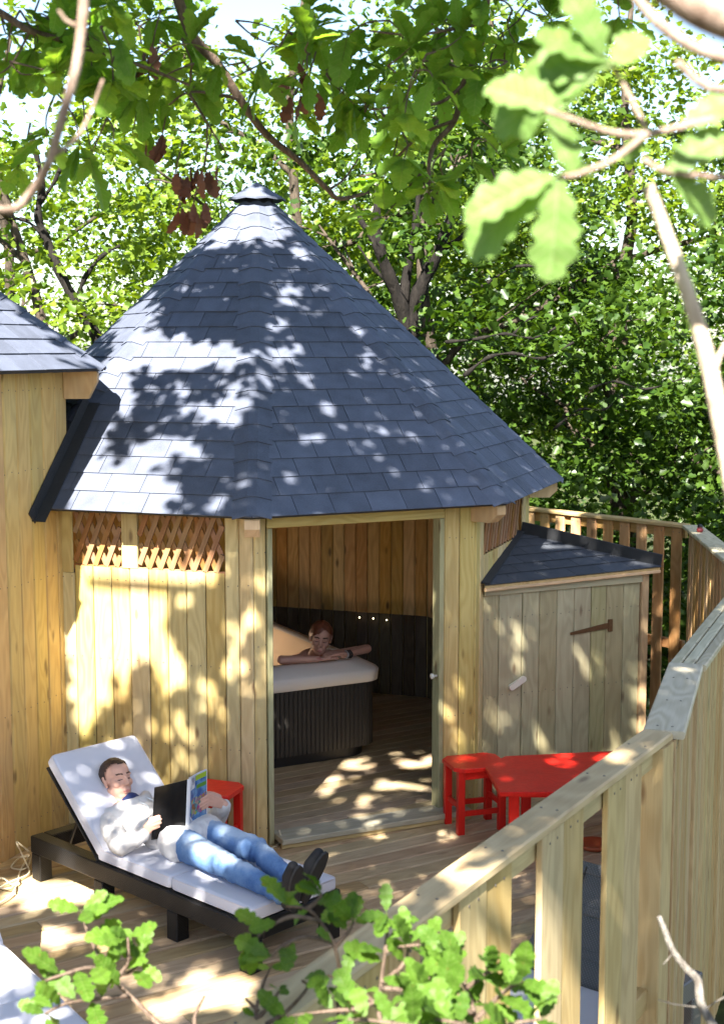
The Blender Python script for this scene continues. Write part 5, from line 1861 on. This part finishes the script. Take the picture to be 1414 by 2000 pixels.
# gather into clumps so that gaps of many sizes stay open
C_ = O[q.choice(len(O), 1100, False)]
idx = q.integers(0, len(C_), 70000)
O2 = C_[idx] + q.normal(size=(len(idx), 3)) * np.array([.17, .17, .12])
O = np.concatenate([O[q.choice(len(O), 30000, False)], O2])
O = O[shade_keep(O, q)]
O = O[O[:, 2] > CAM_H + .262 * np.maximum(O[:, 1], 0) + .35]
print('shade leaves', len(O))
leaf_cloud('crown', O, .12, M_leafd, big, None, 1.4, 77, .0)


# ------------------------------------------------------------------ branches close to the camera
def px_path(pts, k=5): return smooth_path([at(x, y, d) for x, y, d in pts], k)


def branch(label, pts, r0, r1, m=M_twig, cat='branch', group=None, name='oak_branch', side=(), k=5):
    b = thing(name, label, cat, at(*pts[0]), group)
    P = px_path(pts, k)
    g = Geo(); g.tube(P, [r0 + (r1 - r0) * i / (len(P) - 1) for i in range(len(P))], 8)
    g.build('stem', m, b)
    for sp, ra, rb in side:
        Q = px_path(sp, k)
        g = Geo(); g.tube(Q, [ra + (rb - ra) * i / (len(Q) - 1) for i in range(len(Q))], 6)
        g.build('twig', m, b)
    return b, P


def spray(b, c, n, size, m=M_leafn, down=.5, stem=M_twig, lenm=.16, nl=5):
    """twigs with rosettes of oak leaves hanging from point c"""
    for i in range(n):
        d = (rvec() + Vector((0, 0, -down))).normalized()
        e = c + d * lenm * random.uniform(.5, 1.3)
        g = Geo(); g.tube(smooth_path([c, (c + e) / 2 + rvec() * .02, e], 3), [.004, .0036, .0032, .003, .0026, .0022, .002], 5)
        g.build('twig', stem, b)
        rosette(b, e, d, nl, size, m, .9)


random.seed(21)
TOPG = None
b1, p1 = branch('dark knotty branch reaching down to the right of the roof peak', [(330, -60, 4.9), (372, 62, 4.9), (425, 125, 4.95), (470, 195, 5.0), (520, 262, 5.05), (585, 315, 5.1), (640, 370, 5.15), (665, 388, 5.2), (720, 375, 5.25)], .020, .006,
                side=(([(640, 372, 5.15), (672, 350, 5.2), (700, 310, 5.2)], .006, .003), ([(470, 195, 5.0), (430, 185, 4.9), (370, 180, 4.8), (330, 205, 4.8)], .007, .003),
                      ([(370, 182, 4.8), (405, 240, 4.8), (430, 280, 4.8), (446, 305, 4.8)], .005, .002), ([(405, 240, 4.8), (404, 290, 4.8), (400, 330, 4.8)], .004, .002)))
b2, p2 = branch('long drooping dark branch in the upper middle with a hooked tip', [(955, -60, 4.6), (945, 40, 4.6), (935, 95, 4.65), (905, 165, 4.7), (888, 235, 4.75), (850, 280, 4.8), (838, 320, 4.8), (840, 360, 4.8), (833, 392, 4.8)], .014, .005,
                side=(([(905, 165, 4.7), (860, 200, 4.7), (800, 205, 4.7), (720, 215, 4.75)], .007, .003), ([(888, 235, 4.75), (820, 265, 4.8), (750, 330, 4.9), (700, 345, 4.9)], .006, .003),
                      ([(945, 45, 4.6), (870, 60, 4.6), (800, 68, 4.6), (720, 60, 4.6)], .006, .003), ([(860, 60, 4.6), (820, 30, 4.6), (770, -20, 4.6)], .005, .003), ([(895, 210, 4.72), (850, 130, 4.72), (846, 95, 4.7)], .005, .002)))
b3, p3 = branch('dark branch crossing the top left corner', [(-60, -10, 4.5), (10, 30, 4.5), (60, 60, 4.5), (130, 80, 4.55), (200, 105, 4.6), (280, 130, 4.65), (330, 150, 4.7), (380, 170, 4.7)], .014, .004,
                side=(([(130, 80, 4.55), (160, 140, 4.6), (165, 220, 4.6), (185, 325, 4.6)], .005, .002), ([(60, 60, 4.5), (20, 130, 4.5), (-20, 150, 4.5)], .005, .002)))
for b, P, n, sz in ((b1, p1, 15, .098), (b2, p2, 15, .10), (b3, p3, 16, .105)):
    top = [p for p in P if p.z > CAM_H + .155 * p.y]
    for i in range(n):
        c = random.choice(top) + Vector((random.gauss(0, .22), random.gauss(0, .15), abs(random.gauss(0, .12)) + .0))
        spray(b, c, 2, sz * 1.15, M_leaft, .5, nl=5, lenm=.13)
for x, y, n in ((60, 240, 1), (210, 230, 2), (110, 180, 2), (20, 120, 2), (250, 60, 2), (150, 30, 2), (40, 20, 2)): spray(b3, at(x, y, 4.5), n, .125, M_leaft, .8)
for x, y, n in ((640, 150, 2), (720, 170, 2), (560, 60, 2), (460, 40, 2), (600, 20, 2), (680, 90, 2), (520, 120, 1)): spray(b1, at(x, y, 5.0), n, .125, M_leaft, .8)
for x, y, n in ((820, 120, 2), (780, 250, 2), (870, 290, 2), (820, 340, 2), (930, 270, 2), (760, 40, 2), (880, 30, 2), (960, 330, 1), (990, 120, 2), (1000, 20, 2)): spray(b2, at(x, y, 4.7), n, .13, M_leaft, .8)
# dead brown clusters
DG = 'dead brown leaf clusters under the branches'
for i, (x, y, n, lab) in enumerate(((342, 368, 9, 'dead brown leaf cluster left of the roof peak, widest of the group'), (398, 348, 9, 'dead brown leaf cluster nearest the roof peak'), (378, 425, 8, 'dead brown leaf cluster hanging lowest beside the roof edge'),
                                    (318, 285, 5, 'small dead brown leaf cluster left of the long knotty branch'), (592, 150, 6, 'dead brown leaf cluster above the middle of the photo'), (600, 195, 6, 'dead brown leaf cluster hanging just under another one right of the knotty branch'),
                                    (298, 115, 6, 'dead brown leaf cluster on the top left branch'))):
    t = thing('dead_leaf_cluster', lab, 'dead leaves', at(x, y, 4.85), DG)
    c = at(x, y - 22, 4.85)
    for j in range(n):
        leaf(t, c + Vector((random.gauss(0, .03), random.gauss(0, .03), random.gauss(0, .012))), Vector((random.gauss(0, .25), random.gauss(0, .25), -1)), rvec(), random.uniform(.06, .095), M_dry)
    g = Geo(); g.tube([c, c + Vector((.01, .0, .05)), c + Vector((.03, 0, .12))], .003, 5); g.build('twig', M_twig, t)
# pale blurred twig, top left
branch('pale out-of-focus twig curving down the upper left', [(168, -40, 1.9), (162, 40, 1.9), (150, 130, 1.9), (122, 230, 1.9), (95, 320, 1.92), (55, 385, 1.95), (20, 410, 1.95), (-40, 400, 1.95)], .0075, .0055, M_twigp,
       side=(([(110, 300, 1.92), (150, 270, 1.95), (180, 215, 2.0), (202, 155, 2.0)], .0036, .0022), ([(150, 50, 1.9), (130, 40, 1.9), (115, 20, 1.9)], .003, .002)), name='twig', cat='twig')
# thick bleached stick at the right
branch('thick bleached stick rising blurred along the right edge', [(1265, 362, 1.75), (1300, 455, 1.75), (1345, 580, 1.74), (1380, 700, 1.73), (1412, 850, 1.72), (1440, 1000, 1.70)], .0072, .0120, M_stick, side=(([(1345, 580, 1.74), (1330, 560, 1.74), (1322, 545, 1.74)], .004, .002), ([(1392, 740, 1.73), (1402, 700, 1.73), (1418, 668, 1.74)], .004, .0025)), name='stick', cat='stick')
# near oak spray, top right, out of focus
bn, pn_ = branch('blurred pale oak spray close to the camera at the upper right', [(1500, 190, 1.65), (1414, 225, 1.62), (1340, 245, 1.6), (1260, 262, 1.6), (1190, 258, 1.6), (1120, 235, 1.58), (1065, 215, 1.58)], .0048, .0034, M_twigp,
                 side=(([(1260, 262, 1.6), (1200, 310, 1.6), (1130, 340, 1.6), (1090, 345, 1.6)], .0038, .003), ([(1262, 255, 1.6), (1230, 190, 1.62), (1190, 120, 1.62)], .0034, .0028),
                       ([(1500, 350, 1.6), (1400, 345, 1.6), (1300, 335, 1.6), (1255, 310, 1.6)], .004, .003), ([(1200, -60, 1.5), (1270, 30, 1.5), (1340, 85, 1.5), (1430, 120, 1.5), (1500, 150, 1.5)], .0055, .0065),
                       ([(1440, 175, 1.5), (1380, 170, 1.5), (1320, 120, 1.5)], .005, .004)))


def pleaf(b, x0, y0, x1, y1, dep, m=M_leafp, tilt=(0, -1, .6), ddep=0.0, wide=1.0):
    a, e = at(x0, y0, dep), at(x1, y1, dep + ddep)
    d = e - a
    return leaf(b, a - d * .10, d, Vector(tilt) + rvec() * .25, d.length * 1.0, m)


for x0, y0, x1, y1, dd in ((1090, 345, 1082, 545, .0), (1085, 345, 905, 400, .0), (1080, 350, 890, 480, .05), (1070, 215, 1125, 330, 0), (1085, 215, 1000, 235, .03), (1190, 120, 1050, 60, 0), (1190, 125, 1010, 130, .03), (1170, 140, 945, 230, .05),
                           (1180, 110, 1115, -30, 0), (1195, 130, 1260, 60, .05), (1100, 215, 950, 160, .04), (1300, 335, 1420, 250, .0), (1310, 340, 1410, 430, .03), (1330, 250, 1430, 190, .02), (1260, 262, 1215, 320, .03), (1150, 160, 1020, 200, .03), (1095, 345, 1160, 320, .02), (1060, 215, 1010, 270, .02), (1350, 330, 1330, 270, .02)):
    pleaf(bn, x0, y0, x1, y1, 1.6, M_leafp, ddep=dd)
branch('very close blurred brown branch across the top right corner', [(1180, -90, 1.25), (1290, -30, 1.25), (1380, 22, 1.25), (1500, 60, 1.25)], .012, .020, M_twigp)
# bare lichen twig lower right
branch('bare lichen-spotted twig with a broken pale tip at the lower right', [(1286, 1790, 2.9), (1298, 1818, 2.9), (1312, 1855, 2.9), (1338, 1890, 2.9), (1362, 1915, 2.9), (1368, 1960, 2.88), (1400, 2020, 2.85), (1440, 2120, 2.8)], .0055, .011, M_twigg,
       side=(([(1312, 1862, 2.9), (1305, 1872, 2.9), (1294, 1884, 2.9)], .002, .001), ([(1285, 1953, 2.9), (1320, 1962, 2.9), (1370, 1968, 2.9)], .0012, .0018), ([(1440, 1935, 2.9), (1395, 1958, 2.9), (1360, 1985, 2.9), (1340, 2005, 2.9)], .002, .0012)), name='bare_twig', cat='twig')


# ------------------------------------------------------------------ young oaks in the foreground
def sapling(label, stems, group, sz=.10):
    x, y, d = stems[0][0]
    p0 = at(x, y, d); gz = ground_z(p0.x, p0.y)
    t = thing('oak_sapling', label, 'sapling', (p0.x, p0.y, gz - .05), group)
    g = Geo(); g.tube(smooth_path([Vector((p0.x + .04, p0.y - .05, gz - .05)), Vector((p0.x - .02, p0.y, (gz + p0.z) / 2)), p0], 4), [.014, .013, .0125, .012, .0115, .011, .0105, .010, .0095], 8); g.build('stem', M_twig, t)
    for st in stems:
        P = px_path(st, 4)
        g = Geo(); g.tube(P, [.006 - .0035 * i / len(P) for i in range(len(P))], 6); g.build('twig', M_twig, t)
    return t


SG = 'young oaks in the foreground'


def twig_leaves(t, st, n, size, m=M_leafn, lo=.35):
    P = px_path(st, 6)
    for i in range(n):
        k = lo + (1 - lo) * i / max(1, n - 1)
        j = min(len(P) - 1, int(k * (len(P) - 1)))
        ax = (P[j] - P[max(0, j - 1)]).normalized() if j else Vector((0, 0, 1))
        s = rvec(); s = (s - ax * s.dot(ax)).normalized()
        leaf(t, P[j], ax * random.uniform(.1, .8) + s, Vector((.1, -.55, .8)) + rvec() * .35, size * random.uniform(.65, 1.2), m)
    rosette(t, P[-1], (P[-1] - P[-3]), 3, size * .8, m, .9, (0, -.5, .8))


L1 = [[(340, 2030, 3.0), (270, 1960, 3.05), (225, 1915, 3.1), (195, 1870, 3.1), (170, 1815, 3.15), (160, 1780, 3.15)], [(225, 1915, 3.1), (180, 1890, 3.05), (120, 1905, 3.0), (90, 1915, 3.0)],
      [(225, 1915, 3.1), (250, 1880, 3.1), (250, 1830, 3.1)], [(250, 1945, 3.05), (200, 1950, 3.0), (130, 1960, 2.95), (90, 1980, 2.95)], [(215, 1900, 3.1), (250, 1900, 3.15), (275, 1880, 3.15)]]
s1 = sapling('thin oak sapling with sparse leaves in front of the lower left deck', L1, SG)
for st, n in zip(L1, (9, 5, 4, 6, 3)): twig_leaves(s1, st, n, .082)
L2 = [[(670, 2040, 2.85), (660, 1960, 2.9), (662, 1890, 2.9), (650, 1840, 2.9), (625, 1800, 2.95), (600, 1775, 2.95), (560, 1770, 3.0)], [(625, 1800, 2.95), (570, 1790, 2.9), (520, 1815, 2.9), (490, 1845, 2.9)],
      [(650, 1840, 2.9), (600, 1830, 2.9), (555, 1845, 2.85), (530, 1870, 2.85)], [(655, 1850, 2.9), (680, 1820, 2.95), (690, 1800, 2.95)], [(600, 1775, 2.95), (620, 1760, 2.95), (628, 1745, 2.95)]]
s2 = sapling('leaning oak shoot with leaves across the foot of the lounger', L2, SG)
for st, n in zip(L2, (4, 4, 3, 2, 2)): twig_leaves(s2, st, n, .074, lo=.5)
L3 = [[(760, 2060, 2.8), (740, 1980, 2.85), (745, 1920, 2.9), (752, 1860, 2.9), (757, 1810, 2.95), (755, 1785, 2.95)], [(745, 1920, 2.9), (790, 1880, 2.9), (800, 1830, 2.95)], [(742, 1970, 2.85), (690, 1925, 2.85), (640, 1905, 2.85)],
      [(745, 1950, 2.85), (700, 1970, 2.8), (640, 1975, 2.8), (560, 1985, 2.8)], [(745, 1930, 2.85), (800, 1930, 2.8), (850, 1900, 2.8), (870, 1870, 2.8)], [(760, 2000, 2.8), (830, 1970, 2.75), (900, 1960, 2.75)], [(752, 1860, 2.9), (780, 1850, 2.9), (820, 1845, 2.9)]]
s3 = sapling('bushy oak sapling in front of the sloping handrail at bottom centre', L3, SG)
for st, n in zip(L3, (8, 5, 3, 8, 7, 11, 3)): twig_leaves(s3, st, n, .074)
L4 = [[(960, 2080, 2.6), (930, 1990, 2.65), (910, 1930, 2.7), (890, 1890, 2.75), (880, 1865, 2.75)], [(930, 1990, 2.65), (980, 1940, 2.65), (1020, 1915, 2.65)], [(925, 1980, 2.65), (870, 1960, 2.6), (830, 1950, 2.6), (800, 1945, 2.6)],
      [(940, 2010, 2.6), (900, 2000, 2.5), (850, 1990, 2.5)], [(945, 2020, 2.6), (1000, 2000, 2.55), (1060, 1990, 2.55)], [(910, 1930, 2.7), (950, 1900, 2.7), (965, 1885, 2.7)], [(900, 2050, 2.5), (820, 2010, 2.45), (740, 1995, 2.45), (680, 1990, 2.45)]]
s4 = sapling('leafiest oak sapling overlapping the railing boards at bottom right of centre', L4, SG)
for st, n in zip(L4, (10, 8, 12, 16, 10, 7, 16)): twig_leaves(s4, st, n, .074)
L5 = [[(520, 2040, 2.9), (500, 1985, 2.95), (512, 1930, 3.0), (528, 1890, 3.0)], [(503, 1990, 2.95), (530, 1960, 2.95), (545, 1935, 2.95)], [(505, 1975, 2.95), (480, 1950, 2.95)], [(520, 2000, 2.9), (560, 1975, 2.9), (600, 1930, 2.95), (590, 1915, 2.95)], [(390, 2040, 3.0), (380, 1990, 3.0), (400, 1945, 3.05)]]
s5 = sapling('nearly bare grey oak shoot between the two leafy ones', L5, SG)
for st in L5[:2]: twig_leaves(s5, st, 1, .04)
